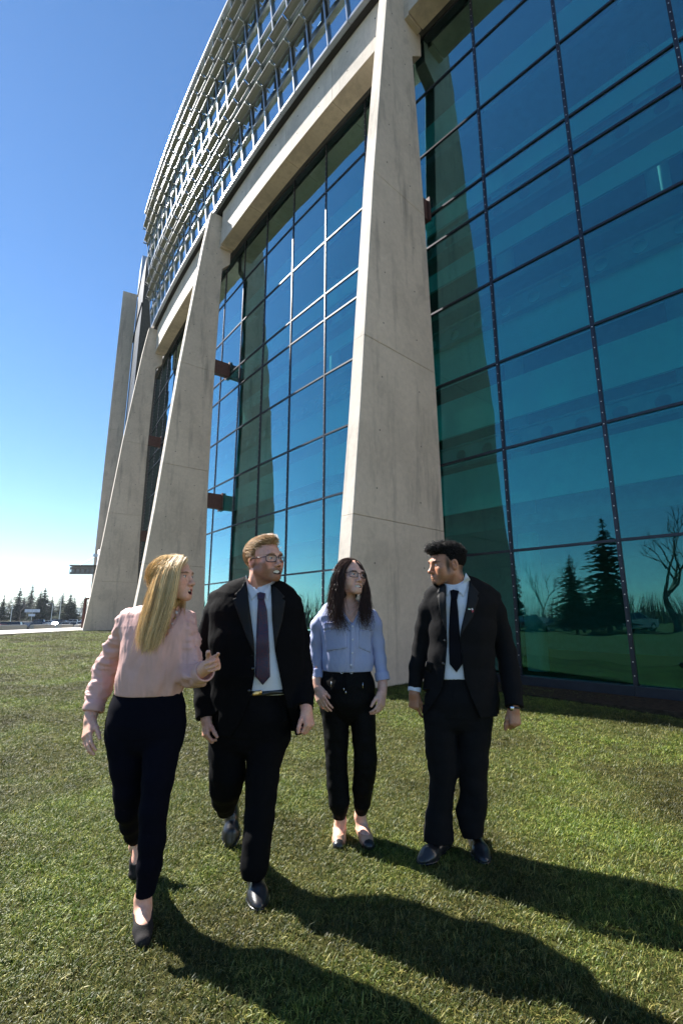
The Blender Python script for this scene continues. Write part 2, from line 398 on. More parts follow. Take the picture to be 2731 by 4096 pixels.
M['yellow'] = simple('yellow_light_colour', (.75, .60, .06), .5)
for aa, z0, z1 in ((-139.75, 2.05, 2.75), (-134.75, 3.6, 4.3)):
    piece('yellow_light_strip', aa - .03, aa + .03, rg - 1.0, rg - .95, z0, z1, M['yellow'])  # column lights indoors, their yellow put in as plain colour

M['mulch'] = simple('dark_mulch', (.035, .026, .018), 1, 0, .1, .5, 14, .8, 30, .02)
piece('planting_bed', -136.95, mulls[-1], rg - .0, rg + 1.05, .1, .222, M['mulch'], 8)
# ================================================================= GROUND
def sstep(a, b, x): t = np.clip((x - a) / (b - a), 0, 1); return t * t * (3 - 2 * t)
def zg(x, y):
    x = np.asarray(x, float); y = np.asarray(y, float)
    d = y - .55 * x                     # grows towards the far left, where the lawn climbs
    z = .44 * sstep(10.0, 30.0, d) + .20 * sstep(4.6, 8.4, y + .25 * np.maximum(x, 0))
    return z
M['soil'] = None
t = NT('lawn_ground')
n1 = t.noise(.35, 5, .6); n2 = t.noise(2.2, 6, .65); n3 = t.noise(26, 6, .75); n4 = t.noise(120, 4, .7, mapscale=(1, 1, 1))
c = t.ramp(n3, [(.25, (.016, .013, .006)), (.48, (.045, .046, .014)), (.62, (.078, .076, .022)), (.8, (.15, .13, .05))])
c = t.mix(c, t.ramp(n2, [(.3, (.75, .72, .68)), (.7, (1.15, 1.22, 1.05))]), 1.0, 'MULTIPLY')
c = t.mix(c, t.ramp(n1, [(.3, (.85, .82, .8)), (.7, (1.12, 1.2, 1.0))]), 1.0, 'MULTIPLY')
t.set(c, .95, 0, .15); t.bump(t.mix(n3, n4, .4), .9, .03); M['lawn'] = t.m
def grid_sheet(name, x0, x1, y0, y1, nx, ny, zf, mat, kind='structure', keep=None):
    X, Y = np.meshgrid(np.linspace(x0, x1, nx), np.linspace(y0, y1, ny)); Z = zf(X, Y)
    V = np.stack([X.ravel(), Y.ravel(), Z.ravel()], 1); i = np.arange(nx * ny).reshape(ny, nx)
    Q = np.stack([i[:-1, :-1].ravel(), i[:-1, 1:].ravel(), i[1:, 1:].ravel(), i[1:, :-1].ravel()], 1)
    if keep is not None: c = V[Q].mean(1); Q = Q[keep(c[:, 0], c[:, 1])]
    return tag(obj(name, fast_mesh(name, V, Q, mat)), kind=kind)
def far_ground(X, Y):
    r = np.hypot(X, Y); return np.where((r < 30), zg(X, Y) - .25, -1.1) * 1.0
lawn = grid_sheet('lawn', -70, 40, -60, 30, 221, 181, zg, M['lawn'], keep=lambda x, y: (x > -13.6) | (y < 8))
# ================================================================= BACKGROUND: path, car park, trees, hills
def c6(x, y): return (x * .44643, 2100 + y * .44643)        # frame pixels of points measured on an enlarged view
M['paving'] = simple('pale_concrete_paving', (.48, .46, .43), .85, 0, .2, .08, 2)
M['asphalt'] = simple('asphalt', (.060, .060, .062), .9, 0, .2, .2, 4)
M['hill'] = simple('forested_hill', (.045, .065, .050), 1, 0, .0, .35, .01)
M['far_field'] = simple('dry_grass_field', (.085, .08, .04), 1, 0, .0, .25, .05)
M['block'] = concrete('concrete_block', (.46, .45, .43), (.25, .24, .23), .3)
def gz(px, py, z):
    a = W(px, py, 1.0) - np.array([0, 0, CAM_H]); return np.array([0, 0, CAM_H]) + a * ((z - CAM_H) / a[2])
A = gz(*c6(-400, 1003), .66); B = gz(*c6(820, 938), .66); d = (B - A) / np.linalg.norm(B - A); nrm = np.array([-d[1], d[0], 0]); B = A + d * 34
m = MB(); q = [A - d * 9, B, B + nrm * 3.4, A - d * 9 + nrm * 3.4]
m.add([(*p[:2], .672) for p in q] + [(*p[:2], .3) for p in q], [(0, 1, 2, 3), (0, 4, 5, 1), (1, 5, 6, 2), (2, 6, 7, 3), (3, 7, 4, 0)]); tag(m.build('path', M['paving']), kind='structure')
LZ = -1.42
def terr(X, Y):
    u = (X - A[0]) * nrm[0] + (Y - A[1]) * nrm[1]
    z = .30 - sstep(3.4, 40, u) * (.30 - LZ + .02); return z
X0 = grid_sheet('terrain', -4200, 900, 8, 6200, 60, 60, lambda X, Y: np.full_like(X, LZ - .06), M['far_field'])
P0 = A - d * 9 + nrm * 3.3; P1 = A + d * 34 + nrm * 3.3
NV = 40; V = []
for i in range(NV):
    u = 60 * (i / (NV - 1))
    for P in (P0, P1): V.append((P[0] + nrm[0] * u, P[1] + nrm[1] * u, float(terr(P[0] + nrm[0] * u, P[1] + nrm[1] * u))))
tag(obj('bank', mesh('bank', V, [(2*i, 2*i+1, 2*i+3, 2*i+2) for i in range(NV - 1)], M['lawn'])), kind='structure')
tag(obj('car_park', mesh('car_park', [(-320, 74, LZ), (-30, 74, LZ), (30, 262, LZ), (-320, 262, LZ)], [(0, 1, 2, 3)], M['asphalt'])), kind='structure')
# low concrete blocks along the car park edge
BX = [((-60, 232), 894, 'first'), ((292, 482), 890, 'second'), ((536, 642), 888, 'third'), ((690, 742), 887, 'fourth')]
for (xa, xb), yt, w in BX:
    z1 = .72; a = gz(*c6(xa, yt), z1); Yb = 30.; a = W(*c6(xa, yt), Yb); b = W(*c6(xb, yt), Yb + 2); z1 = min(a[2], b[2])
    dd = (b - a); dd[2] = 0; L = np.linalg.norm(dd); e = dd / L; n2 = np.array([-e[1], e[0], 0]); bm = bmesh.new()
    prof = [(-.25, -1.9), (.25, -1.9), (.13, -.05), (.10, 0), (-.10, 0), (-.13, -.05)]
    mb = MB(); mb.prism(prof, lambda s_, h, t: a + e * t + n2 * s_ + np.array([0, 0, z1 - a[2] + h]), 0, L)
    o = mb.build('concrete_barrier', M['block']); tag(o, f'low grey concrete barrier block, {w} from the left edge beyond the pale path', 'barrier', 'concrete barriers along the car park')
# ---- cars
def paint(name, c, rough=.25): t = NT(name); t.set(c, rough, .1, .6); t.b.inputs['Coat Weight'].default_value = .6; return t.m
M['car_glass'] = simple('car_glass', (.02, .025, .03), .08, 0, .8, .05); M['tyre'] = simple('tyre_rubber', (.015, .015, .015), .9); M['rim'] = simple('wheel_rim', (.5, .5, .52), .3, .9); M['lamp'] = simple('lamp_glass', (.75, .75, .75), .1, 0, .7, .02); M['tail'] = simple('tail_lamp', (.35, .02, .02), .2)
def car_parts(kind):
    L, Wd, H_, hood, cab0, cab1, wsl = {'sedan': (4.5, 1.78, 1.45, .92, .28, .80, .14), 'suv': (4.6, 1.86, 1.74, 1.05, .30, .97, .10), 'van': (5.0, 1.95, 1.80, 1.0, .20, .98, .10)}[kind]
    zb = .28; prof = [(0, zb), (0, .62), (.06, .74 if kind == 'sedan' else .88), (cab0 * L - .1, hood), (L * .86 if kind == 'sedan' else L - .06, hood + .03), (L - .02, .78), (L, zb)]
    bm = bmesh.new(); n = len(prof)
    va = [bm.verts.new((x - L/2, -Wd/2, z)) for x, z in prof]; vb = [bm.verts.new((x - L/2, Wd/2, z)) for x, z in prof]
    bm.faces.new(va[::-1]); bm.faces.new(vb)
    for i in range(n): bm.faces.new((va[i], va[(i+1) % n], vb[(i+1) % n], vb[i]))
    bmesh.ops.recalc_face_normals(bm, faces=bm.faces); bmesh.ops.bevel(bm, geom=bm.edges[:], offset=.07, segments=2, affect='EDGES'); body = bpy.data.meshes.new('body'); bm.to_mesh(body); bm.free()
    x0, x1 = cab0 * L - L/2, cab1 * L - L/2; r0, r1 = x0 + .75, x1 - (.55 if kind == 'sedan' else .22); z0, z1 = hood - .04, H_; w0, w1 = Wd/2 - .06, Wd/2 - .24
    def cab(i, zt): return [(x0 + i, -w0 + i, z0), (x1 - i, -w0 + i, z0), (x1 - i, w0 - i, z0), (x0 + i, w0 - i, z0), (r0, -w1, zt), (r1, -w1, zt), (r1, w1, zt), (r0, w1, zt)]
    fc = [(0, 1, 5, 4), (1, 2, 6, 5), (2, 3, 7, 6), (3, 0, 4, 7), (4, 5, 6, 7)]
    win = mesh('windows', cab(0, z1 - .03), fc, M['car_glass']); mb = MB()
    mb.box(r0 - .02, r1 + .02, -w1 - .01, w1 + .01, z1 - .05, z1)
    C_ = cab(0, z1 - .03)
    for i in range(4): mb.tube([C_[i], C_[4 + i]], .045, 5)
    for s_ in (-1, 1): mb.tube([((x0 + x1) / 2 + .1, s_ * (w0 + .0), z0), ((r0 + r1) / 2 + .1, s_ * w1, z1 - .03)], .04, 5)
    roof = mb.mesh('roof')
    wm = MB(); wm.tube([(0, -.11, 0), (0, .11, 0)], .33, 18); wheel = wm.mesh('tyre', M['tyre']); rm = MB(); rm.tube([(0, -.118, 0), (0, .118, 0)], .2, 14); rim = rm.mesh('rim', M['rim'])
    lm = MB(); lm.box(-.06, .06, -.2, .2, -.07, .07); lamp = lm.mesh('headlight', M['lamp']); tl = lm.mesh('tail_light', M['tail'])
    return L, Wd, body, win, roof, wheel, rim, lamp, tl
CP = {k: car_parts(k) for k in ('sedan', 'suv', 'van')}
def car(kind, loc, rz, col, label, group='cars parked in the car park'):
    L, Wd, body, win, roof, wheel, rim, lamp, tl = CP[kind]; root = empty('parked_car', loc, label, 'car', group); root.rotation_euler = (0, 0, rz)
    def part(name, me, parent, l=(0, 0, 0), mat=None):
        o = bpy.data.objects.new(name, me); COL.objects.link(o); o.parent = parent; o.location = l
        if mat is not None:
            if len(me.materials) == 0: me.materials.append(mat)
            o.material_slots[0].link = 'OBJECT'; o.material_slots[0].material = mat
        return o
    pm = M.setdefault('paint_%s' % (col,), paint('car_paint', col)); part('body', body, root, mat=pm); part('windows', win, root); part('roof', roof, root, mat=pm)
    for sx in (-.32, .31):
        for sy in (-1, 1): w = part('wheel', wheel, root, (sx * L, sy * (Wd/2 - .1), .33)); part('rim', rim, w)
    for sy in (-1, 1): part('headlight', lamp, root, (-L/2 + .05, sy * .62, .72)); part('tail_light', tl, root, (L/2 - .04, sy * .66, .80))
    return root
DK, SV, WH, RD, BL, GR = (.02, .022, .026), (.50, .51, .52), (.75, .75, .74), (.25, .02, .02), (.03, .06, .16), (.15, .16, .17)
CARS = [('van', 60, 88, 20, DK, 'black minivan at the left edge of the car park front row'), ('suv', 262, 86, 75, DK, 'dark SUV in the front row beside the black minivan'), ('sedan', 400, 90, 10, SV, 'silver saloon in the front row between two dark SUVs'), ('suv', 575, 88, 25, SV, 'pale silver SUV in the front row with bright windscreen'), ('suv', 682, 92, 70, DK, 'dark SUV nearest the steel post'),
        ('sedan', 215, 112, 15, SV, 'small silver saloon behind the black minivan'), ('sedan', 505, 110, 80, GR, 'grey saloon in the second row behind the silver saloon'), ('suv', 325, 150, 20, BL, 'blue SUV below the white road sign'), ('sedan', 430, 152, 15, WH, 'white car in the third row below the curved street lamp'), ('suv', 488, 156, 70, DK, 'dark SUV in the third row'), ('sedan', 560, 165, 15, GR, 'dark grey car in the far row below the spruces'), ('suv', 628, 160, 20, SV, 'silver SUV in the far row'), ('sedan', 690, 168, 15, DK, 'dark car in the far row beside the silver SUV'), ('suv', 745, 158, 60, WH, 'white SUV partly behind the steel post'), ('sedan', -8, 84, 80, RD, 'red car cut off by the left picture edge'), ('sedan', 765, 95, 20, SV, 'silver saloon close to the tall concrete pier')]
for k, x, Yc, a, col, lb in CARS:
    q = W(*c6(x, 900), Yc); car(k, (q[0], Yc, LZ), R_(a), col, lb)
# ---- conifers
t = NT('spruce_needles'); a = t.node('ShaderNodeNewGeometry'); c = t.ramp(t.noise(1.2, 4), [(.3, (.012, .024, .014)), (.7, (.040, .062, .030))]); t.set(c, .8, 0, .1); M['needles'] = t.m
M['bark'] = simple('grey_brown_bark', (.085, .070, .058), .95, 0, .1, .3, 8); M['twig'] = simple('bare_twigs', (.16, .135, .115), .95, 0, .1, .25, 5)
def conifer_mesh(seed, H_, r0, layers, per, dens=6):
    r = np.random.default_rng(seed); V = []; F = []
    for l in range(layers):
        f = (l + r.uniform(-.3, .3)) / layers; z = H_ * (.10 + .90 * f); rad = r0 * (1 - f)**.85 * r.uniform(.72, 1.18) + .05 * r0; n = max(5, int(per * (1 - .6 * f)))
        for k in range(n):
            a = 6.283 * (k + r.uniform(0, .9)) / n; L = rad * r.uniform(.7, 1.15); droop = r.uniform(.15, .42) * L
            for j in range(dens):
                s0 = L * (j + .2) / dens; w = L * .17 * (1.25 - j / dens) * r.uniform(.7, 1.3) + .06 * r0 * .4
                cx, cy, cz = math.cos(a) * s0, math.sin(a) * s0, z - droop * (s0 / L)**1.3 + r.normal() * .03 * r0; tx, ty = -math.sin(a), math.cos(a); b = len(V); h = w * r.uniform(.5, .9); e = L / dens * 1.5
                V += [(cx - tx * w, cy - ty * w, cz - h * .5), (cx + tx * w, cy + ty * w, cz - h * .5), (cx + math.cos(a) * e + tx * w * .3, cy + math.sin(a) * e + ty * w * .3, cz - .2 * h), (cx + math.cos(a) * e * .2, cy + math.sin(a) * e * .2, cz + h * .6)]
                F += [(b, b + 1, b + 2), (b, b + 2, b + 3), (b + 1, b + 3, b + 2)]
    tr = MB(); tr.tube([(0, 0, -.3), (0, 0, H_ * .5), (0, 0, H_)], [H_ * .016, H_ * .010, .02], 7)
    return mesh('crown', V, F, M['needles']), tr.mesh('trunk', M['bark'])
CM = [conifer_mesh(s, 10, 2.2 + .3 * (s % 3), 26, 13, 5) for s in range(3)]
def conifer(loc, h, k, wid, label, group):
    root = empty('spruce_tree', loc, label, 'tree', group); cr, tr = CM[k]
    for nm, me in (('crown', cr), ('trunk', tr)):
        o = obj(nm, me, root); o.scale = (wid * h / 10, wid * h / 10, h / 10); o.rotation_euler = (0, 0, k * 1.3 + h)
SP = [(20, 612, 'small dark spruce at the left picture edge'), (155, 558, 'tall narrow spruce above the black minivan'), (205, 640, 'short spruce left of the tallest spruce'), (263, 520, 'tallest spruce of the row, above the white road sign'), (345, 585, 'spruce leaning against its tall neighbour, left of the twin tops'), (382, 558, 'broad dark spruce in the middle of the row'), (455, 625, 'low spruce behind the curved street lamp'), (548, 605, 'ragged spruce behind the straight lamp post'), (618, 608, 'slim spruce second from the right end'), (655, 635, 'short spruce at the right end of the row')]
for i, (x, yt, lb) in enumerate(SP):
    Yc = 255 + 12 * (i % 4); q = W(*c6(x, 801), Yc); tz = W(*c6(x, yt), Yc)[2]; conifer((q[0], Yc, LZ), tz - LZ, i % 3, 1.05 + .25 * ((i * 7) % 3), lb, 'spruces along the far side of the car park')
# ---- bare trees
def bare_mesh(seed, H_, depth=5, spread=.55, thick=.018):
    r = np.random.default_rng(seed); mb = MB()
    def grow(p, d_, L, rad, lev):
        q = p + d_ * L; mid = (p + q) / 2 + r.normal(size=3) * L * .05; mb.tube([p, mid, q], [rad, rad * .85, rad * .68], 5 if lev < 2 else 3, False)
        if lev >= depth: return
        for _ in range(3 if lev < 2 else int(r.integers(2, 4))):
            e = d_ + r.normal(size=3) * spread; e[2] += .18; e /= np.linalg.norm(e); grow(p + d_ * L * r.uniform(.55, 1.0), e, L * r.uniform(.60, .82), rad * .6, lev + 1)
    grow(np.zeros(3), np.array([0, 0, 1.]), H_ * .30, H_ * thick, 0); return mb.mesh('branches', M['twig'])
BM = [bare_mesh(5, 10), bare_mesh(9, 10, 5, .45, .014)]
for i in range(26):
    x = -60 + i * 35 + random.uniform(-12, 12); Yc = 262 + random.uniform(-12, 60); q = W(*c6(x, 801), Yc); h = random.uniform(13, 19)
    o = obj('bare_tree', BM[i % 2]); o.location = (q[0], Yc, LZ); o.scale = (h / 10 * .8,) * 2 + (h / 10,); o.rotation_euler = (0, 0, i * 1.7); tag(o, 'bare leafless grey brown tree in the dense thicket between the far spruces', 'tree', 'bare trees of the far thicket')
V = []; F = []; r = np.random.default_rng(3)
for i in range(5200):                      # undergrowth under the far trees
    x = r.uniform(-330, 40); y = r.uniform(258, 330); h = r.uniform(1.5, 6.5) * (.5 + .5 * math.sin(x * .11) ** 2); w = r.uniform(.05, .16); b = len(V); dx, dy = r.normal(size=2) * .8
    V += [(x - w, y, LZ), (x + w, y, LZ), (x + dx + .03, y + dy, LZ + h)]; V += [(x, y - w, LZ), (x, y + w, LZ)]; F += [(b, b + 1, b + 2), (b + 3, b + 4, b + 2)]
tag(obj('undergrowth', mesh('undergrowth', V, F, M['twig'])), 'grey brown leafless undergrowth below the far trees', 'thicket', kind='stuff')
o = obj('bare_tree', BM[0]); q = W(-150, 2470, 46); o.location = (q[0], 46, .1); o.scale = (1.05, 1.05, .95); o.rotation_euler = (0, 0, 2.2); tag(o, 'bare tree whose thin branches reach in at the left picture edge', 'tree')
# ---- lamp posts, sign, steel post
def lamp(x, y0, y1, Yc, curved, label):
    a = W(*c6(x, y1), Yc); z1 = W(*c6(x, y0), Yc)[2]; root = empty('street_lamp', (a[0], Yc, LZ), label, 'street lamp', 'lamp posts in the car park'); m = MB(); h = z1 - LZ
    m.tube([(0, 0, 0), (0, 0, h)], [.14, .08], 8); m.build('post', M['silver'], root); m = MB(); m.tube([(0, 0, h), (-.8, 0, h + .35), (-1.9, 0, h + .3)] if curved else [(-.5, 0, h), (.5, 0, h)], .06, 6); m.build('arm', M['silver'], root)
    m = MB(); m.box(-2.5 if curved else -.8, -1.7 if curved else -.3, -.18, .18, h + (.22 if curved else -.06), h + (.36 if curved else .08)); m.build('lamp_head', M['silver'], root)
lamp(462, 712, 830, 190, True, 'grey street lamp with curved arm among the far cars'); lamp(534, 655, 830, 180, False, 'tall straight grey lamp post right of the curved lamp'); lamp(100, 690, 830, 200, False, 'straight grey lamp post above the black minivan')
q = W(*c6(290, 801), 150); rs = empty('road_sign', (q[0], 150, LZ), 'white twin panel road sign on post in front of the tallest spruce', 'sign'); zt = W(*c6(290, 755), 150)[2]; zb = W(*c6(290, 782), 150)[2]
MB().tube([(0, 0, 0), (0, 0, zt - LZ)], .07, 8).build('post', M['silver'], rs)
for sx in (-1, 1):
    pn = MB().box(sx * 1.18 - 1.12, sx * 1.18 + 1.12, -.12, -.06, zb - LZ, zt - LZ).build('sign_panel', M['shirt_white'] if 'shirt_white' in M else M.setdefault('sign_white', simple('sign_white', (.75, .76, .78), .5)), rs)
    MB().box(sx * 1.18 - .45, sx * 1.18 + .45, -.15, -.125, zb - LZ + .3, zt - LZ - .5).build('sign_symbol', M.setdefault('sign_blue', simple('sign_blue', (.10, .14, .22), .5)), pn)
MB().box(-1.0, 1.0, -.12, -.06, zb - LZ - 1.2, zb - LZ - .5).build('lower_plate', M['sign_white'], rs)
a = W(*c6(742, 912), 28.5); b = W(*c6(763, 660), 28.5); rs = empty('steel_post', (a[0], 28.5, a[2]), 'thin dark steel post with short top arm beside the concrete pier', 'post')
h = b[2] - a[2]; MB().box(-.06, .06, -.06, .06, -.4, h).build('post', M['rust_steel'], rs); MB().box(.0, .5, -.05, .05, h - .05, h + .05).build('arm', M['rust_steel'], rs)
# ---- glazed entrance canopy hung from a round mast
M['canopy'] = simple('grey_canopy_paint', (.13, .135, .135), .6); Yc = 29.5; a = W(*c6(862, 905), Yc); tp = W(*c6(905, 225), Yc); rc = empty('entrance_canopy', (tp[0], Yc, .6), 'silver canopy with round holes hung by rods from a tubular mast', 'canopy'); zz = lambda y: W(*c6(800, y), Yc)[2] - .6; xx = lambda x, y: W(*c6(x, y), Yc)[0] - tp[0]
MB().tube([(0, 0, -.2), (0, 0, zz(225))], .16, 14).build('mast', M['silver'], rc, True)
x0, x1 = xx(720, 400), xx(930, 400); zt, zb = zz(375), zz(455)
MB().box(x0, x1, -1.2, 1.2, zt - .08, zt).build('roof_panel', M['canopy'], rc); MB().box(x0 + .05, x1, -1.05, -1.0, zt - .45, zt - .1).build('glass_fascia', M['louver'], rc)
v = []; f = []; n = 5; w = (x1 - x0) / n; h = .42; zc = zb + h / 2; N = 12
for i in range(n):
    for k in range(N):
        t_ = 6.2832 * (k + .5) / N; cx, cz = math.cos(t_), math.sin(t_); q_ = 1 / max(abs(cx), abs(cz)); v += [(x0 + w * (i + .5) + cx * .13, -1.12, zc + cz * .13), (x0 + w * (i + .5) + cx * q_ * w / 2, -1.12, zc + cz * q_ * h / 2)]
    b_ = i * 2 * N
    for k in range(N): k2 = (k + 1) % N; f.append((b_ + 2*k, b_ + 2*k + 1, b_ + 2*k2 + 1, b_ + 2*k2))
o = obj('perforated_beam', mesh('perforated_beam', v, f, M['canopy']), rc); o.modifiers.new('thickness', 'SOLIDIFY').thickness = .05
for q_ in ((x0 + .5, -1.0), (x0 + .5, 1.0)): MB().tube([(-.15, 0, zz(275)), (q_[0], q_[1], zt)], .025, 6).build('rod', M['silver'], rc)
MB().box(-.35, .05, -.15, .15, zz(290), zz(262)).build('rod_bracket', M['silver'], rc)
# ---- hills
X = np.linspace(-5200, 900, 160); V = []
for x in X: V.append((x, 3600, LZ - 2))
for x in X: V.append((x, 3900, 95 + 26 * math.sin(x * .0011 + 1) + 9 * math.sin(x * .0045) + 4 * math.sin(x * .013)))
for x in X: V.append((x, 4600, LZ - 2))
n = len(X); tag(obj('hills', mesh('hills', V, [(i, i + 1, n + i + 1, n + i) for i in range(n - 1)] + [(n + i, n + i + 1, 2*n + i + 1, 2*n + i) for i in range(n - 1)], M['hill'], True)), kind='structure')
# ---- what the glass mirrors: trees and cars on the other side of the lawn
for (x, y, h, k, wd, lb) in ((-31.5, -7.6, 6.9, 0, 1.3, 'full dark spruce mirrored in the pane beside the right mullion'), (-32.5, -11.2, 10.2, 1, 1.15, 'tallest dark spruce mirrored across the right mullion'), (-36.5, .4, 9.0, 2, .8, 'slim spruce mirrored beside the suited man at the right'), (-44, -6.0, 9.0, 1, .55, 'thin sparse larch mirrored in the lower right pane')):
    conifer((x, y, 0), h, k, wd, lb, 'trees mirrored in the glass wall')
for (x, y, h, k, lb) in ((-27.5, -14.5, 12.5, 0, 'wide bare tree mirrored at the right picture edge'), (-52, -2, 8, 1, 'small bare tree mirrored left of the larch'), (-50, -12, 9, 1, 'small bare tree mirrored between larch and spruce'), (-60, -20, 12, 0, 'distant bare tree mirrored behind the tall spruce')):
    o = obj('bare_tree', BM[k]); o.location = (x, y, 0); o.scale = (h / 10,) * 3; o.rotation_euler = (0, 0, x); tag(o, lb, 'tree', 'trees mirrored in the glass wall')
for (k, x, y, a, col, lb) in (('suv', -35, -3.2, 40, DK, 'black SUV mirrored at the left of the lower right pane'), ('suv', -37.5, -5.6, 55, DK, 'dark pickup height SUV mirrored in front of the spruces'), ('sedan', -38.5, -8.2, 60, GR, 'grey saloon mirrored under the full spruce'), ('sedan', -38, -13, 70, RD, 'red car mirrored right of the tall spruce'), ('sedan', -34.5, -15.6, 65, SV, 'silver saloon mirrored at the right picture edge'), ('sedan', -36.5, .9, 60, SV, 'silver car mirrored beside the suited man at the right')):
    car(k, (x, y, float(zg(x, y))), R_(a), col, lb, 'cars mirrored in the glass wall')
V = []; F = []
for i in range(4200):
    x = -66 + r.normal() * 4; y = r.uniform(-60, 60); h = r.uniform(1.5, 6); w = r.uniform(.02, .06); b = len(V); dx, dy = r.normal(size=2) * .5
    V += [(x, y - w, 0), (x, y + w, 0), (x + dx, y + dy, h)]; F += [(b, b + 1, b + 2)]
tag(obj('brushwood', mesh('brushwood', V, F, M['twig'])), 'leafless brushwood mirrored as a dim belt behind the cars', 'thicket', kind='stuff')
grid_sheet('side_field', -4000, -69.9, -3000, 8, 20, 20, lambda X, Y: np.full_like(X, -.06), M['far_field']); grid_sheet('back_field', -70.1, 600, -3000, -59.9, 20, 20, lambda X, Y: np.full_like(X, -.06), M['far_field'])
# ================================================================= PEOPLE: signed-distance modelling on a voxel grid
def smin(a, b, k):
    if k <= 0: return np.minimum(a, b)
    h = np.maximum(k - np.abs(a - b), 0) / k
    return np.minimum(a, b) - h * h * k * .25
class Vox:
    def __init__(s, lo, hi, h):
        s.lo = np.array(lo, np.float32); s.h = h
        n = np.ceil((np.array(hi) - s.lo) / h).astype(int) + 1
        s.ax = [s.lo[i] + h * np.arange(n[i], dtype=np.float32) for i in range(3)]
        s.F = np.full(n, 1.0, np.float32)
    def sub(s, lo, hi):
        sl = []
        for i in range(3):
            a = int(np.clip(math.floor((lo[i] - s.lo[i]) / s.h), 0, len(s.ax[i]))); b = int(np.clip(math.ceil((hi[i] - s.lo[i]) / s.h) + 1, 0, len(s.ax[i])))
            sl.append(slice(a, b))
        X = s.ax[0][sl[0]][:, None, None]; Y = s.ax[1][sl[1]][None, :, None]; Z = s.ax[2][sl[2]][None, None, :]
        return tuple(sl), X, Y, Z
    def apply(s, fn, lo, hi, k=.01, op='add'):
        m = max(k, .012) + 2 * s.h
        sl, X, Y, Z = s.sub(np.array(lo) - m, np.array(hi) + m)
        if min(q.stop - q.start for q in sl) <= 0: return s
        D = fn(X, Y, Z)
        if op == 'add': s.F[sl] = smin(s.F[sl], D, k)
        elif op == 'cut': s.F[sl] = -smin(-s.F[sl], D, k)
        elif op == 'and': s.F[sl] = -smin(-s.F[sl], -D, k)
        return s
    def cone(s, a, b, ra, rb, k=.01, op='add'):
        a = np.array(a, float); b = np.array(b, float); ba = b - a; L = max(ba @ ba, 1e-9); r = max(ra, rb)
        def fn(X, Y, Z):
            t = np.clip(((X - a[0]) * ba[0] + (Y - a[1]) * ba[1] + (Z - a[2]) * ba[2]) / L, 0, 1).astype(np.float32)
            return np.sqrt((X - a[0] - t * ba[0])**2 + (Y - a[1] - t * ba[1])**2 + (Z - a[2] - t * ba[2])**2) - (ra + (rb - ra) * t)
        return s.apply(fn, np.minimum(a, b) - r, np.maximum(a, b) + r, k, op)
    def chain(s, pts, k=.02, op='add'):   # pts: (xyz, r)
        for (a, ra), (b, rb) in zip(pts, pts[1:]): s.cone(a, b, ra, rb, k, op)
        return s
    def ell(s, c, r, k=.01, op='add', Rm=None):
        c = np.array(c, float); r = np.array(r, float); q = r.max()
        def fn(X, Y, Z):
            x, y, z = X - c[0], Y - c[1], Z - c[2]
            if Rm is not None: x, y, z = (Rm[0, 0]*x + Rm[1, 0]*y + Rm[2, 0]*z, Rm[0, 1]*x + Rm[1, 1]*y + Rm[2, 1]*z, Rm[0, 2]*x + Rm[1, 2]*y + Rm[2, 2]*z)
            k0 = np.sqrt((x/r[0])**2 + (y/r[1])**2 + (z/r[2])**2); k1 = np.sqrt((x/r[0]**2)**2 + (y/r[1]**2)**2 + (z/r[2]**2)**2)
            return (k0 * (k0 - 1) / np.maximum(k1, 1e-6)).astype(np.float32)
        return s.apply(fn, c - q, c + q, k, op)
    def loft(s, rows, k=.02, yaw=0., op='add'):   # rows: (xyz, half width, half depth): elliptic sections, width along the turned x axis
        cx, sx = math.cos(yaw), math.sin(yaw)
        for (a, wa, da), (b, wb, db) in zip(rows, rows[1:]):
            a = np.array(a, float); b = np.array(b, float); ba = b - a; L = max(ba @ ba, 1e-9); r = max(wa, wb, da, db)
            def fn(X, Y, Z):
                t = np.clip(((X - a[0]) * ba[0] + (Y - a[1]) * ba[1] + (Z - a[2]) * ba[2]) / L, 0, 1).astype(np.float32)
                x = X - a[0] - t * ba[0]; y = Y - a[1] - t * ba[1]; z = Z - a[2] - t * ba[2]
                u = x * cx + y * sx; v = -x * sx + y * cx; w = wa + (wb - wa) * t; d = da + (db - da) * t; m = np.minimum(w, d)
                e = np.sqrt((u/w)**2 + (v/d)**2 + (z/m)**2)
                k1 = np.sqrt((u/w**2)**2 + (v/d**2)**2 + (z/m**2)**2)
                return e * (e - 1) / np.maximum(k1, 1e-6)
            s.apply(fn, np.minimum(a, b) - r, np.maximum(a, b) + r, k, op)
        return s
    def halfspace(s, p, n):               # remove everything on the side n points to
        n = np.array(n, float); n /= np.linalg.norm(n)
        X, Y, Z = s.ax[0][:, None, None], s.ax[1][None, :, None], s.ax[2][None, None, :]
        s.F = np.maximum(s.F, ((X - p[0]) * n[0] + (Y - p[1]) * n[1] + (Z - p[2]) * n[2]).astype(np.float32)); return s
    def wrinkle(s, amp, freq, seed=0, stretch=(1, 1, 1), box=None):
        r = np.random.default_rng(seed); X, Y, Z = s.ax[0][:, None, None], s.ax[1][None, :, None], s.ax[2][None, None, :]
        m = np.abs(s.F) < 2.2 * s.h + amp * 1.5; P = np.argwhere(m)
        p = np.stack([s.ax[i][P[:, i]] for i in range(3)], 1) * np.array(stretch, np.float32)
        d = np.zeros(len(p), np.float32)
        for o in range(4):
            q = p + np.float32(.05) * np.sin(p[:, [1, 2, 0]] * np.float32(freq * .7) + np.float32(o))
            for _ in range(3):
                w = r.normal(size=3); w = (w / np.linalg.norm(w) * freq * (1.6**o)).astype(np.float32)
                d += np.sin(q @ w + np.float32(r.uniform(0, 6.28))) / (1.5**o)
        d *= amp / 3
        if box is not None: d *= box(p / np.array(stretch))
        s.F[m] += d.astype(np.float32); return s
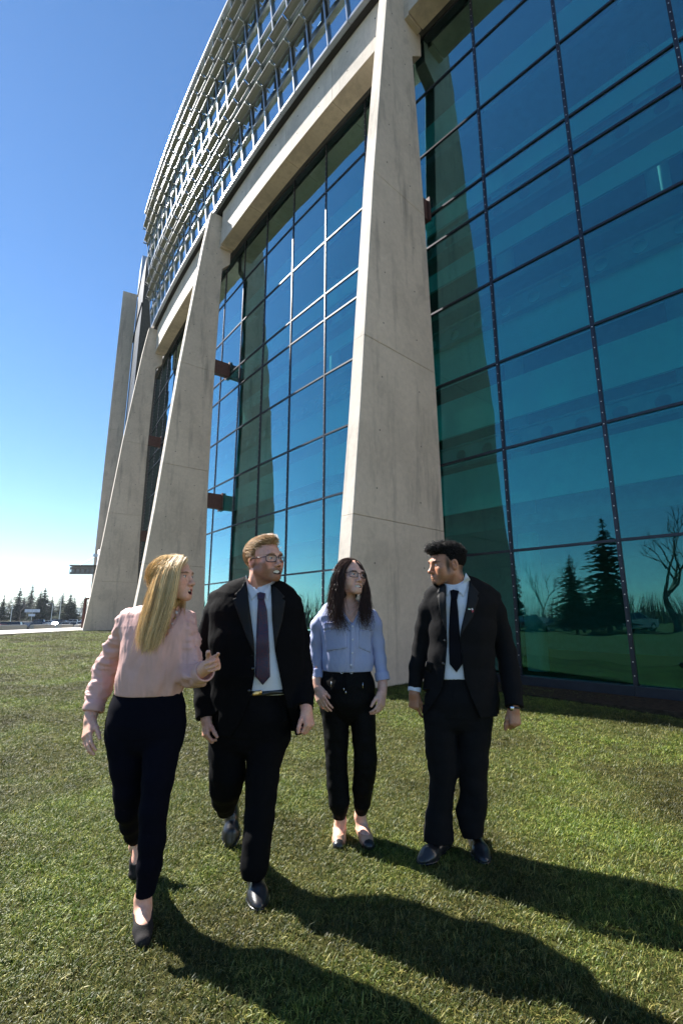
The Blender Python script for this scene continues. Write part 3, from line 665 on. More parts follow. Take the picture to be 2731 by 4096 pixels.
    def shell(s, t):                      # hollow out to a skin of thickness t
        s.F = np.maximum(s.F, -(s.F + t)); return s
    def poly_cut(s, poly, front_of=None, keep=False):   # cut away what lies in front of y=front_of inside the outline (frame pixels)
        m = np.abs(s.F) < .06; P = np.argwhere(m); p = np.stack([s.ax[i][P[:, i]] for i in range(3)], 1).astype(float)
        if front_of is not None:
            q = p[:, 1] < front_of; P = P[q]; p = p[q]
        px, py, sc = project(p)
        d = poly_sd(np.array(poly, float), px, py) * sc
        if keep: d = -d
        F = s.F[P[:, 0], P[:, 1], P[:, 2]]; s.F[P[:, 0], P[:, 1], P[:, 2]] = np.maximum(F, -d).astype(np.float32); return s
    def mesh(s):
        F = s.F; Sg = F < 0
        c = np.zeros(np.array(F.shape) - 1, np.uint8)
        offs = [(i, j, k) for i in (0, 1) for j in (0, 1) for k in (0, 1)]; n = np.array(F.shape) - 1
        for i, j, k in offs: c += Sg[i:i+n[0], j:j+n[1], k:k+n[2]]
        mask = (c > 0) & (c < 8); I = np.argwhere(mask); idx = np.full(mask.shape, -1, np.int32); idx[mask] = np.arange(len(I))
        vals = {o: F[I[:, 0] + o[0], I[:, 1] + o[1], I[:, 2] + o[2]] for o in offs}
        acc = np.zeros((len(I), 3)); cnt = np.zeros(len(I))
        for o in offs:
            for ax in range(3):
                if o[ax] == 0:
                    o2 = list(o); o2[ax] = 1; v0 = vals[o]; v1 = vals[tuple(o2)]; x = (v0 < 0) != (v1 < 0)
                    t = np.where(x, v0 / np.where(x, v0 - v1, 1), 0); q = np.array(o, float)[None].repeat(len(I), 0); q[:, ax] = t
                    acc[x] += q[x]; cnt[x] += 1
        V = s.lo + s.h * (I + acc / np.maximum(cnt, 1)[:, None]); Q = []
        for ax in range(3):
            a, b = [(1, 2), (2, 0), (0, 1)][ax]
            sl0 = [slice(1, -1)] * 3; sl1 = [slice(1, -1)] * 3; sl0[ax] = slice(0, -1); sl1[ax] = slice(1, None)
            s0 = Sg[tuple(sl0)]; s1 = Sg[tuple(sl1)]; E = np.argwhere(s0 != s1); flip = s0[tuple(E.T)]
            E = E + 1; E[:, ax] -= 1
            def cell(da, db):
                q = E.copy(); q[:, a] -= da; q[:, b] -= db; return idx[q[:, 0], q[:, 1], q[:, 2]]
            q = np.stack([cell(1, 1), cell(0, 1), cell(0, 0), cell(1, 0)], 1); q[~flip] = q[~flip][:, ::-1]; Q.append(q)
        Q = np.concatenate(Q); Q = Q[(Q >= 0).all(1)]
        return V, Q
def project(p):
    x = p[:, 0]; y = p[:, 1]; z = p[:, 2] - CAM_H; c, s_ = math.cos(PITCH), math.sin(PITCH)
    zc = y * c + z * s_; yc = -y * s_ + z * c
    return 1365.5 + FPX * x / zc, 2048 - FPX * yc / zc, zc / FPX
def poly_sd(poly, px, py):
    d = np.full(len(px), 1e18); ins = np.zeros(len(px), bool); n = len(poly)
    for i in range(n):
        a = poly[i]; b = poly[(i + 1) % n]; e = b - a; wx = px - a[0]; wy = py - a[1]
        t = np.clip((wx * e[0] + wy * e[1]) / max(e @ e, 1e-9), 0, 1); d = np.minimum(d, (wx - t * e[0])**2 + (wy - t * e[1])**2)
        cnd = ((a[1] <= py) & (b[1] > py)) | ((b[1] <= py) & (a[1] > py))
        with np.errstate(divide='ignore', invalid='ignore'): xi = a[0] + (py - a[1]) / (b[1] - a[1]) * e[0]
        ins ^= cnd & (px < xi)
    return np.sqrt(d) * np.where(ins, -1, 1)
def vox_obj(name, vx, mat, parent, colors=None):
    V, Q = vx.mesh() if isinstance(vx, Vox) else vx
    me = fast_mesh(name, V, Q, mat)
    if colors is not None and len(me.vertices) == len(V):
        at = me.color_attributes.new('col', 'FLOAT_COLOR', 'POINT'); at.data.foreach_set('color', np.concatenate([colors, np.ones((len(V), 1))], 1).astype(np.float32).ravel())
    o = obj(name, me); attach(o, parent); return o
def attach(o, parent):                     # world-space geometry under an Empty that only has a location
    o.parent = parent; o.matrix_parent_inverse = Matrix.Translation(parent.location).inverted()
def under(o, part): o.parent = part; o.matrix_parent_inverse = Matrix()   # sub-part of a part that sits at the world origin
from mathutils.bvhtree import BVHTree
def bvh_of(*objs):
    vs = []; fs = []
    for o in objs:
        n = len(vs); me = o.data; co = np.empty(len(me.vertices) * 3, np.float32); me.vertices.foreach_get('co', co)
        vs += co.reshape(-1, 3).tolist(); li = np.empty(len(me.loops), np.int32); me.loops.foreach_get('vertex_index', li); ls = np.empty(len(me.polygons), np.int32); me.polygons.foreach_get('loop_start', ls); fs += [q.tolist() for q in np.split(li + n, ls[1:])] if len(li) != 4 * len(ls) else (li.reshape(-1, 4) + n).tolist()
    return BVHTree.FromPolygons(vs, fs)
CO = Vector((0, 0, CAM_H))
def onto(bv, px, py, Yd):                  # point of the surface met along the line of sight to a measured outline point
    d = (Vector(W(px, py, 1.0)) - CO).normalized(); h = bv.ray_cast(CO, d)
    return (h[0], h[1]) if h[0] is not None else (Vector(W(px, py, Yd)), Vector((0, -1, 0)))
def patch(name, bv, outline, Yd, mat, parent, lift=.003, thick=.004, step=9, smooth=True, smooth_it=6):
    """a thin piece of cloth laid on a surface: outline in frame pixels, lifted along the view and given thickness"""
    poly = np.array(outline, float); x0, y0 = poly.min(0) - step; x1, y1 = poly.max(0) + step
    gx = np.arange(x0, x1 + step, step); gy = np.arange(y0, y1 + step, step); bm = bmesh.new()
    pv = []
    for i, p in enumerate(poly):
        q = poly[(i + 1) % len(poly)]; n = max(1, int(np.hypot(*(q - p)) / step)); pv += [p + (q - p) * k / n for k in range(n)]
    pv = np.array(pv); X, Y = np.meshgrid(gx, gy); g = np.stack([X.ravel(), Y.ravel()], 1); sd = poly_sd(poly, g[:, 0], g[:, 1]); g = g[sd < -step * .45]
    import mathutils.geometry as mg
    pts = [Vector(p) for p in np.concatenate([pv, g])] if len(g) else [Vector(p) for p in pv]
    r = mg.delaunay_2d_cdt(pts, [], [list(range(len(pv)))], 1, 1e-4)
    ds = []; dr = []
    for v in r[0]:
        h, nrm = onto(bv, v.x, v.y, Yd); dr.append((h - CO).normalized()); ds.append((h - CO).length)
    f0 = [tuple(f) for f in r[2]]; n = len(ds); nb = [set() for _ in ds]; ds = np.array(ds); med = np.median(ds); ds = np.clip(ds, med - .16, med + .16); d0 = ds.copy()
    for f in f0:
        for a, b in zip(f, f[1:] + f[:1]): nb[a].add(b); nb[b].add(a)
    for _ in range(smooth_it): ds = np.minimum(np.array([(ds[i] + sum(ds[j] for j in q) / max(len(q), 1)) / 2 if q else ds[i] for i, q in enumerate(nb)]), d0 + .002)
    co3 = [CO + d * (t - lift) for d, t in zip(dr, ds)]; back = [c - (CO - c).normalized() * thick for c in co3]
    edge = {}
    for f in f0:
        for a, b in zip(f, f[1:] + f[:1]): edge[(a, b)] = edge.get((a, b), 0) + 1
    rim = [(a, b) for (a, b) in edge if (b, a) not in edge]
    me = mesh(name, co3 + back, f0 + [tuple(n + i for i in f[::-1]) for f in f0] + [(b, a, n + a, n + b) for a, b in rim], mat, smooth)
    bm = bmesh.new(); bm.from_mesh(me); bmesh.ops.recalc_face_normals(bm, faces=bm.faces); bm.to_mesh(me); bm.free()
    o = obj(name, me); attach(o, parent); return o
def strip_tube(name, pts, r, mat, parent, n=8, smooth=True):
    m = MB(); m.tube(pts, r, n); o = obj(name, m.mesh(name, mat, smooth)); attach(o, parent); return o
# ---------------------------------------------------------------- cloth, skin and hair materials
def skinmat(name):
    t = NT(name); a = t.node('ShaderNodeVertexColor', layer_name='col')
    c = t.mix(a.outputs['Color'], t.ramp(t.noise(90, 4), [(.3, (.90, .86, .85)), (.7, (1.06, 1.04, 1.03))]), 1.0, 'MULTIPLY'); c = t.mix(c, t.ramp(t.noise(22, 3), [(.35, (1.0, .88, .86)), (.65, (1.0, 1.03, 1.03))]), 1.0, 'MULTIPLY')
    t.set(c, .46, 0, .45); t.b.inputs['Subsurface Weight'].default_value = .12; t.b.inputs['Subsurface Radius'].default_value = (.012, .005, .003); t.b.inputs['Subsurface Scale'].default_value = .6
    t.bump(t.noise(420, 3), .12, .001); return t.m
M['skin'] = skinmat('skin')
def cloth(name, color, rough=.85, sheen=.0, weave=900, folds=.25, spec=.2, var=.08):
    t = NT(name); c0 = tuple(x * (1 - var) for x in color); c1 = tuple(x * (1 + var) for x in color)
    c = t.ramp(t.noise(40, 4), [(.3, c0), (.7, c1)]); t.set(c, rough, 0, spec)
    if sheen: t.b.inputs['Sheen Weight'].default_value = sheen
    h = t.mix(t.noise(weave, 2), t.noise(14, 5, .6, mapscale=(1, 1, .6)), .75); t.bump(h, folds, .008); return t.m
M['suit_black'] = cloth('black_wool', (.0042, .0042, .0050), .88, .0, 1100, .3, .08)
M['suit_grey'] = cloth('charcoal_wool', (.0085, .0085, .0095), .85, .0, 1100, .3, .09)
M['lapel_black'] = cloth('black_lapel_wool', (.0075, .0075, .0085), .6, .0, 1100, .15, .22); M['lapel_grey'] = cloth('charcoal_lapel_wool', (.0125, .0125, .0135), .62, .0, 1100, .15, .2)  # lighter than the suit cloth: lapel sheen put into the colour
M['navy'] = cloth('navy_stretch_cloth', (.0028, .0032, .0075), .9, .0, 1100, .2, .07)
M['black_cloth'] = cloth('black_viscose', (.0028, .0028, .003), .7, .0, 900, .3, .12)
M['shirt'] = cloth('white_cotton', (.72, .74, .80), .8, .0, 900, .30, .2, .02)
M['pink'] = cloth('blush_satin', (.66, .40, .355), .42, .0, 900, .30, .35, .03)
M['tie_black'] = cloth('black_tie_silk', (.004, .004, .007), .7, .0, 700, .1, .1)
M['leather'] = simple('black_leather', (.014, .014, .016), .28, 0, .6, .2, 12, .15, 90)
M['suede'] = simple('black_suede', (.02, .018, .018), .85, 0, .2, .2, 30, .3, 200)
M['tan_leather'] = simple('tan_leather', (.52, .30, .20), .4, 0, .5, .08)
M['gold'] = simple('brass', (.65, .42, .17), .28, 1, .5, .1)
M['silver_small'] = simple('polished_steel', (.8, .8, .8), .2, 1, .5, .03)
M['frame_black'] = simple('black_acetate', (.012, .013, .02), .25, 0, .6, .1)
M['teeth'] = simple('tooth_enamel', (.82, .79, .73), .3, 0, .5, .03)
M['mouth'] = simple('mouth_inside', (.12, .025, .025), .5)
M['button'] = simple('pearl_button', (.7, .7, .72), .3, 0, .5, .05)
M['button_black'] = simple('black_button', (.01, .01, .011), .25, 0, .6, .1)
def eyemat(name, iris):
    t = NT(name); tc = t.node('ShaderNodeTexCoord'); sp = t.node('ShaderNodeSeparateXYZ'); t.link(tc.outputs['Object'], sp.inputs[0])
    x2 = t.node('ShaderNodeMath', operation='MULTIPLY'); t.link(sp.outputs['X'], x2.inputs[0]); t.link(sp.outputs['X'], x2.inputs[1])
    z2 = t.node('ShaderNodeMath', operation='MULTIPLY'); t.link(sp.outputs['Z'], z2.inputs[0]); t.link(sp.outputs['Z'], z2.inputs[1])
    s_ = t.node('ShaderNodeMath', operation='ADD'); t.link(x2.outputs[0], s_.inputs[0]); t.link(z2.outputs[0], s_.inputs[1])
    q = t.node('ShaderNodeMath', operation='SQRT'); t.link(s_.outputs[0], q.inputs[0])
    q2 = t.node('ShaderNodeMath', operation='MULTIPLY'); q2.inputs[1].default_value = 100; t.link(q.outputs[0], q2.inputs[0])
    c = t.ramp(q2.outputs[0], [(.0, (.005,)*3), (.22, (.005,)*3), (.26, iris), (.52, tuple(x * .6 for x in iris)), (.60, (.66, .64, .62)), (1, (.60, .55, .53))])
    t.set(c, .12, 0, .6); return t.m
M['eye_brown'] = eyemat('eye_brown', (.05, .025, .012)); M['eye_blue'] = eyemat('eye_blue', (.10, .17, .24))
def hairmat(name, rough=.42, spec=.35):
    t = NT(name); a = t.node('ShaderNodeVertexColor', layer_name='col'); t.set(a.outputs['Color'], rough, 0, spec); t.b.inputs['Anisotropic'].default_value = .5; return t.m
M['hair'] = hairmat('hair'); M['hair_matte'] = hairmat('hair_mass', .9, .05)
t = NT('clear_lens'); t.n.remove(t.b); tr = t.node('ShaderNodeBsdfTransparent'); gl = t.node('ShaderNodeBsdfGlossy'); gl.inputs['Roughness'].default_value = 0
fr = t.node('ShaderNodeFresnel'); fr.inputs['IOR'].default_value = 1.4; mx = t.node('ShaderNodeMixShader')
tr.inputs[0].default_value = (.93, .94, .95, 1)
t.link(fr.outputs[0], mx.inputs[0]); t.link(tr.outputs[0], mx.inputs[1]); t.link(gl.outputs[0], mx.inputs[2]); t.link(mx.outputs[0], t.out.inputs['Surface']); M['lens'] = t.m
# striped cotton: stripes run along the garment, measured from its own x axis
def stripes(name, axis, period=.0062, ang=0):
    t = NT(name); tc = t.node('ShaderNodeTexCoord'); mp = t.node('ShaderNodeMapping'); t.link(tc.outputs['Object'], mp.inputs[0]); mp.inputs['Rotation'].default_value = (0, ang, 0)
    w = t.node('ShaderNodeTexWave', wave_type='BANDS', bands_direction=axis); w.inputs['Scale'].default_value = .3142 / period / 1.0; w.inputs['Distortion'].default_value = .25; w.inputs['Detail'].default_value = 1; w.inputs['Detail Scale'].default_value = .8
    t.link(mp.outputs[0], w.inputs['Vector'])
    c = t.ramp(w.outputs['Fac'], [(.34, (.030, .060, .30)), (.52, (.72, .76, .92))]); t.set(c, .7, 0, .25)
    t.bump(t.noise(12, 5, .6), .35, .012); return t.m
M['stripe_v'] = stripes('blue_white_stripe_upright', 'X'); M['stripe_h'] = stripes('blue_white_stripe_level', 'Z'); M['stripe_d'] = stripes('blue_white_stripe_slant', 'X', ang=.7)
t = NT('paisley_silk'); v = t.node('ShaderNodeTexVoronoi', feature='DISTANCE_TO_EDGE'); v.inputs['Scale'].default_value = 55
n_ = t.node('ShaderNodeTexNoise'); n_.inputs['Scale'].default_value = 30; tc = t.node('ShaderNodeTexCoord'); t.link(tc.outputs['Object'], n_.inputs['Vector'])
va = t.node('ShaderNodeVectorMath', operation='MULTIPLY_ADD'); va.inputs[1].default_value = (.05, .05, .05); t.link(n_.outputs['Color'], va.inputs[0]); t.link(tc.outputs['Object'], va.inputs[2]); t.link(va.outputs[0], v.inputs['Vector'])
t.set(t.ramp(v.outputs['Distance'], [(.04, (.075, .018, .038)), (.11, (.018, .016, .045)), (.35, (.028, .020, .05))]), .42, 0, .4); M['paisley'] = t.m
# ---------------------------------------------------------------- head, hand, strands
def rot(yaw, pitch=0, roll=0): return np.array(Matrix.Rotation(R_(yaw), 3, 'Z') @ Matrix.Rotation(R_(pitch), 3, 'X') @ Matrix.Rotation(R_(roll), 3, 'Y'))
MOUTH = {'closed': dict(up=(.021, -.0905, -.0690, -.1010, -.0665, .0036, .0055), lo=(.019, -.0895, -.0720, -.0985, -.0770, .0040, .0064), cut=None),
         'laugh': dict(up=(.031, -.0850, -.0615, -.1005, -.0615, .0036, .0046), lo=(.029, -.0835, -.0660, -.0960, -.0885, .0036, .0056), cut=(-.0740, .0272, .0112), teeth=(-.0630, .0150)),
         'smile': dict(up=(.0285, -.0865, -.0635, -.1005, -.0635, .0036, .0046), lo=(.0265, -.0850, -.0675, -.0965, -.0835, .0036, .0058), cut=(-.0730, .0248, .0080), teeth=(-.0640, .0140)),
         'open': dict(up=(.0215, -.0885, -.0690, -.1015, -.0630, .0038, .0056), lo=(.0195, -.0870, -.0760, -.0970, -.0915, .0040, .0066), cut=(-.0775, .0180, .0120), teeth=(-.0660, .0062))}
class Head:
    def lipsegs(s):
        m = MOUTH[s.mouth]; out = []
        for k in ('up', 'lo'):
            xc, yc, zc, ym, zm, rc, rm = m[k]
            for sx in (-1, 1):
                mid = (sx * xc * .55, yc + (ym - yc) * .66, zc + (zm - zc) * .72)
                out += [((sx * xc, yc, zc), rc, mid, rm * .95), (mid, rm * .95, (0, ym, zm), rm)]
        return out
    def __init__(s, c, yaw, pitch=0, roll=0, sc=1.0, fem=False, mouth='closed', jaw=1.0):
        s.c = np.array(c, float); s.R = rot(yaw, pitch, roll); s.sc = sc; s.fem = fem; s.mouth = mouth; s.jaw = jaw
    def P(s, x, y, z): return s.c + s.R @ (np.array([x, y, z]) * s.sc)
    def L(s, V): return ((V - s.c) @ s.R) / s.sc
    def build(s, vx, neck_to, rn):
        q = s.sc; P = s.P; R = s.R; f = s.fem
        E = lambda c, r, k=.01, op='add': vx.ell(P(*c), np.array(r) * q, k * q, op, R)
        C = lambda a, b, ra, rb, k=.01, op='add': vx.cone(P(*a), P(*b), ra * q, rb * q, k * q, op)
        j = s.jaw * (.92 if f else 1.0)
        E((0, .026, .036), (.075, .098, .082), .0)
        E((0, -.034, .004), (.063 * (.97 if f else 1), .060, .084), .03)
        E((0, -.032, -.055), (.055 * j, .056, .048), .03)
        E((0, -.074, -.094), (.021 * j, .019, .018), .028)
        for sx in (-1, 1):
            C((sx * .052 * j, -.002, -.055), (sx * .016, -.078, -.098), .021, .016, .024)
            E((sx * .044, -.066, -.024), (.023, .022, .022), .022)
            E((sx * .036, -.060, -.055), (.024, .024, .024), .02)
        C((-.036, -.086, .020), (.036, -.086, .020), .010 if f else .0125, .010 if f else .0125, .02)
        for sx in (-1, 1):
            E((sx * .033, -.099, .001), (.018, .014, .0115), .012, 'cut')
            E((sx * .032, -.0795, .000), (.0155, .0135, .0125), .006)
            E((sx * .0325, -.0945, -.0005), (.0132, .0085, .0052), .002, 'cut')
        C((0, -.088, .012), (0, -.110, -.030), .0075, .0095, .012)
        E((0, -.114, -.036), (.0115 if f else .0135, .0115, .0105), .01)
        for sx in (-1, 1): E((sx * .0125, -.102, -.0405), (.0085, .010, .0078), .008)
        E((0, -.083, -.070), (.026, .020, .024), .016)
        m_ = MOUTH[s.mouth]
        for (p0, r0, p1, r1) in s.lipsegs(): C(p0, p1, r0, r1, .005)
        if m_['cut']:
            cz, rx, rz = m_['cut']; E((0, -.102, cz), (rx, .026, rz), .002, 'cut')
        for sx in (-1, 1):
            E((sx * .076, .012, -.008), (.009, .021, .032), .008); E((sx * .084, .006, -.004), (.007, .011, .018), .005, 'cut'); E((sx * .079, .004, -.012), (.006, .006, .008), .004)
        vx.chain([(P(0, .030, -.03), rn * 1.02), (np.array(P(0, .032, -.085)), rn * .97), (np.array(neck_to), rn * 1.12)], .03)
    def extras(s, parent, iris='eye_brown', look=0.0):
        for sx in (-1, 1):
            bm = bmesh.new(); bmesh.ops.create_uvsphere(bm, u_segments=20, v_segments=14, radius=.0122 * s.sc); me = bpy.data.meshes.new('eye'); bm.to_mesh(me); bm.free()
            me.polygons.foreach_set('use_smooth', [True] * len(me.polygons)); me.materials.append(M[iris])
            o = obj('eye', me); o.parent = parent; o.location = Vector(s.P(sx * .0322, -.0800, -.0002)) - parent.location
            o.rotation_euler = (Matrix([list(r) for r in s.R]) @ Matrix.Rotation(R_(look), 3, 'Z')).to_euler()
        if s.mouth != 'closed':
            z1, hh0 = MOUTH[s.mouth]['teeth']; m = MB()
            for k in range(-6, 6):
                x0, x1 = k * .0041 + .00025, (k + 1) * .0041 - .00025; hh = hh0 * (1 if abs(k + .5) < 2 else .86)
                yy = lambda x: -.0955 + 13 * x * x
                z0 = z1 - hh; zz = 6 * x0 * x0 if s.mouth != 'open' else 0
                v = [s.P(x, y, z + zz) for x, y, z in ((x0, yy(x0), z0), (x1, yy(x1), z0), (x1, yy(x1), z1), (x0, yy(x0), z1), (x0, yy(x0) + .006, z0), (x1, yy(x1) + .006, z0), (x1, yy(x1) + .006, z1), (x0, yy(x0) + .006, z1))]
                m.add(v, [(0, 1, 2, 3), (4, 7, 6, 5), (0, 4, 5, 1), (1, 5, 6, 2), (2, 6, 7, 3), (3, 7, 4, 0)])
            o = m.build('teeth', M['teeth']); attach(o, parent)
    def paint(s, V, base, lip, brow, blush=.25, stubble=None, brow_w=1.0):
        p = s.L(V); C = np.tile(np.array(base), (len(V), 1)); x, y, z = p.T
        front = np.clip((-y - .02) / .03, 0, 1)
        def g(cx, cz, rx, rz): return np.clip(1.25 - np.sqrt(((np.abs(x) - cx) / rx)**2 + ((z - cz) / rz)**2), 0, 1) * front
        bl = np.array([base[0] * 1.02, base[1] * .70, base[2] * .66])
        for gg in (g(.045, -.030, .030, .026), np.clip(g(.0, -.036, .014, .012), 0, 1) * .8, np.clip((np.abs(x) - .074) / .006, 0, 1) * .9):
            w = (gg * blush)[:, None]; C = C * (1 - w) + bl * w
        dl = np.full(len(V), 9.)
        for (p0, r0, p1, r1) in s.lipsegs():
            p0 = np.array(p0); e = np.array(p1) - p0; t = np.clip((p - p0) @ e / (e @ e), 0, 1); dl = np.minimum(dl, np.linalg.norm(p - p0 - t[:, None] * e, axis=1) - (r0 + (r1 - r0) * t))
        w = np.clip((.0016 - dl) / .0016, 0, 1)[:, None] * (y < -.080)[:, None]; C = C * (1 - w) + np.array(lip) * w
        if MOUTH[s.mouth]['cut']:
            cz, rx, rz = MOUTH[s.mouth]['cut']; q = np.sqrt((x / rx)**2 + ((z - cz) / rz)**2); w = (np.clip((1.12 - q) * 8, 0, 1) * (y > -.094) * (y < -.04))[:, None]; C = C * (1 - w) + np.array((.09, .018, .018)) * w
        zb = .0205 - 6 * (np.abs(x) - .030)**2 * 1.2; br = np.clip((1.2 - np.sqrt(((np.abs(x) - .033) / .0195)**2 + ((z - zb) / (.0042 * brow_w))**2)) * 4, 0, 1) * front
        w = (br * .88)[:, None]; C = C * (1 - w) + np.array(brow) * w
        lash = np.clip((1.15 - np.sqrt(((np.abs(x) - .0325) / .0145)**2 + ((z - .0045) / .0022)**2)) * 4, 0, 1) * front * (.8 if s.fem else .45)
        w = lash[:, None]; C = C * (1 - w) + np.array((.02, .014, .012)) * w
        for sx in (-1, 1):
            n = np.clip((1.2 - np.sqrt(((x - sx * .0065) / .0045)**2 + ((z + .0455) / .003)**2 + ((y + .108) / .007)**2)) * 4, 0, 1)[:, None] * .8; C = C * (1 - n) + np.array(base) * .12 * n
        if stubble is not None:
            fn, col = stubble; w = fn(x, y, z)[:, None]; C = C * (1 - w) + np.array(col) * w
        return C
    def glasses(s, parent, mat, w=.0265, h=.0175, z0=-.003, rr=.0021):
        root_v = []; m = MB(); y0 = -.1035
        for sx in (-1, 1):
            pts = []
            for k in range(25):
                t = 2 * math.pi * k / 24; cx, cz = math.cos(t), math.sin(t); e = .55
                X = sx * (.034 + w * math.copysign(abs(cx)**e, cx)); Z = z0 + h * math.copysign(abs(cz)**e, cz)
                Y = y0 + 5.5 * X * X
                pts.append(s.P(X, Y, Z))
            m.tube(pts, rr * s.sc, 6, False)
            m.tube([s.P(sx * (.034 + w), y0 + 5.5 * (.034 + w)**2, z0 + h * .55), s.P(sx * .074, -.070, z0 + h * .55), s.P(sx * .082, .008, z0 + h * .5), s.P(sx * .080, .028, z0 - .012)], rr * 1.1 * s.sc, 6)
            if sx == 1: m.tube([s.P(-.0085, y0 + .0006, z0 + .005), s.P(0, y0 - .002, z0 + .008), s.P(.0085, y0 + .0006, z0 + .005)], rr * s.sc, 6)
        g = m.build('eyeglasses', mat, None, True); attach(g, parent)
        for sx in (-1, 1):
            v = []
            for k in range(20):
                t = 2 * math.pi * k / 20; cx, cz = math.cos(t), math.sin(t); X = sx * (.034 + w * .97 * math.copysign(abs(cx)**.55, cx)); v.append(s.P(X, y0 + 5.5 * X * X, z0 + h * .97 * math.copysign(abs(cz)**.55, cz)))
            me = mesh('lens', v, [tuple(range(20))], M['lens']); o = obj('lens', me); under(o, g)
        return g
def frame_from(x_dir, z_hint):
    x = np.array(x_dir, float); x /= np.linalg.norm(x); z = np.array(z_hint, float); z -= x * (z @ x); z /= np.linalg.norm(z); return np.stack([x, np.cross(z, x), z], 1)
def hand(vx, wrist, x_dir, back, side, sc=1.0, curls=((.35, .5, .3),) * 4, thumb=(.6, .25), spread=.06, rw=.027):
    """x_dir from wrist to knuckles, back = outward normal of the back of the hand, side=+1: thumb lies on the +y side of that frame"""
    F = frame_from(x_dir, back); w = np.array(wrist, float)
    P = lambda x, y, z: w + F @ (np.array([x, y * side, z]) * sc)
    vx.cone(P(-.05, 0, 0), P(.012, 0, 0), rw * sc, .024 * sc, .02)
    for y, r in ((.026, .0135), (.008, .0145), (-.010, .0135), (-.026, .0115)): vx.cone(P(.012, y * .72, 0), P(.080, y, .001), .0165 * sc, r * sc, .014)
    vx.ell(P(.04, .018, -.010), np.array([.034, .020, .015]) * sc, .014, 'add', F)
    bases = [(.086, .029), (.091, .009), (.087, -.011), (.078, -.029)]; Ls = [(.042, .025, .021), (.046, .029, .022), (.043, .027, .021), (.033, .021, .018)]; rs = (.0092, .0095, .009, .008)
    for i in range(4):
        p = np.array([bases[i][0], bases[i][1], 0.]); a = 0; FP = [] if i == 0 else FP; sp = spread * (1.5 - i); r = rs[i]
        for j in range(3):
            a += curls[i][j]; d = np.array([math.cos(a) * math.cos(sp), math.sin(sp) * math.cos(a), -math.sin(a)]); q = p + d * Ls[i][j]
            vx.cone(P(*p), P(*q), r * sc, r * .9 * sc, .0045 if j else .009); FP.append((P(*p), P(*q), r * sc)); p = q; r *= .9
    t1, t2 = thumb; p = np.array([.022, .026, -.008]); dirs = [(math.cos(t1), math.sin(t1), -.28), (math.cos(t1 - t2), math.sin(t1 - t2), -.38), (math.cos(t1 - 2.0 * t2), math.sin(t1 - 2.0 * t2), -.42)]; r = .0125
    for d, L in zip(dirs, (.042, .032, .026)):
        d = np.array(d) / np.linalg.norm(d); q = p + d * L; vx.cone(P(*p), P(*q), r * sc, r * .9 * sc, .009); p = q; r *= .9
    return FP
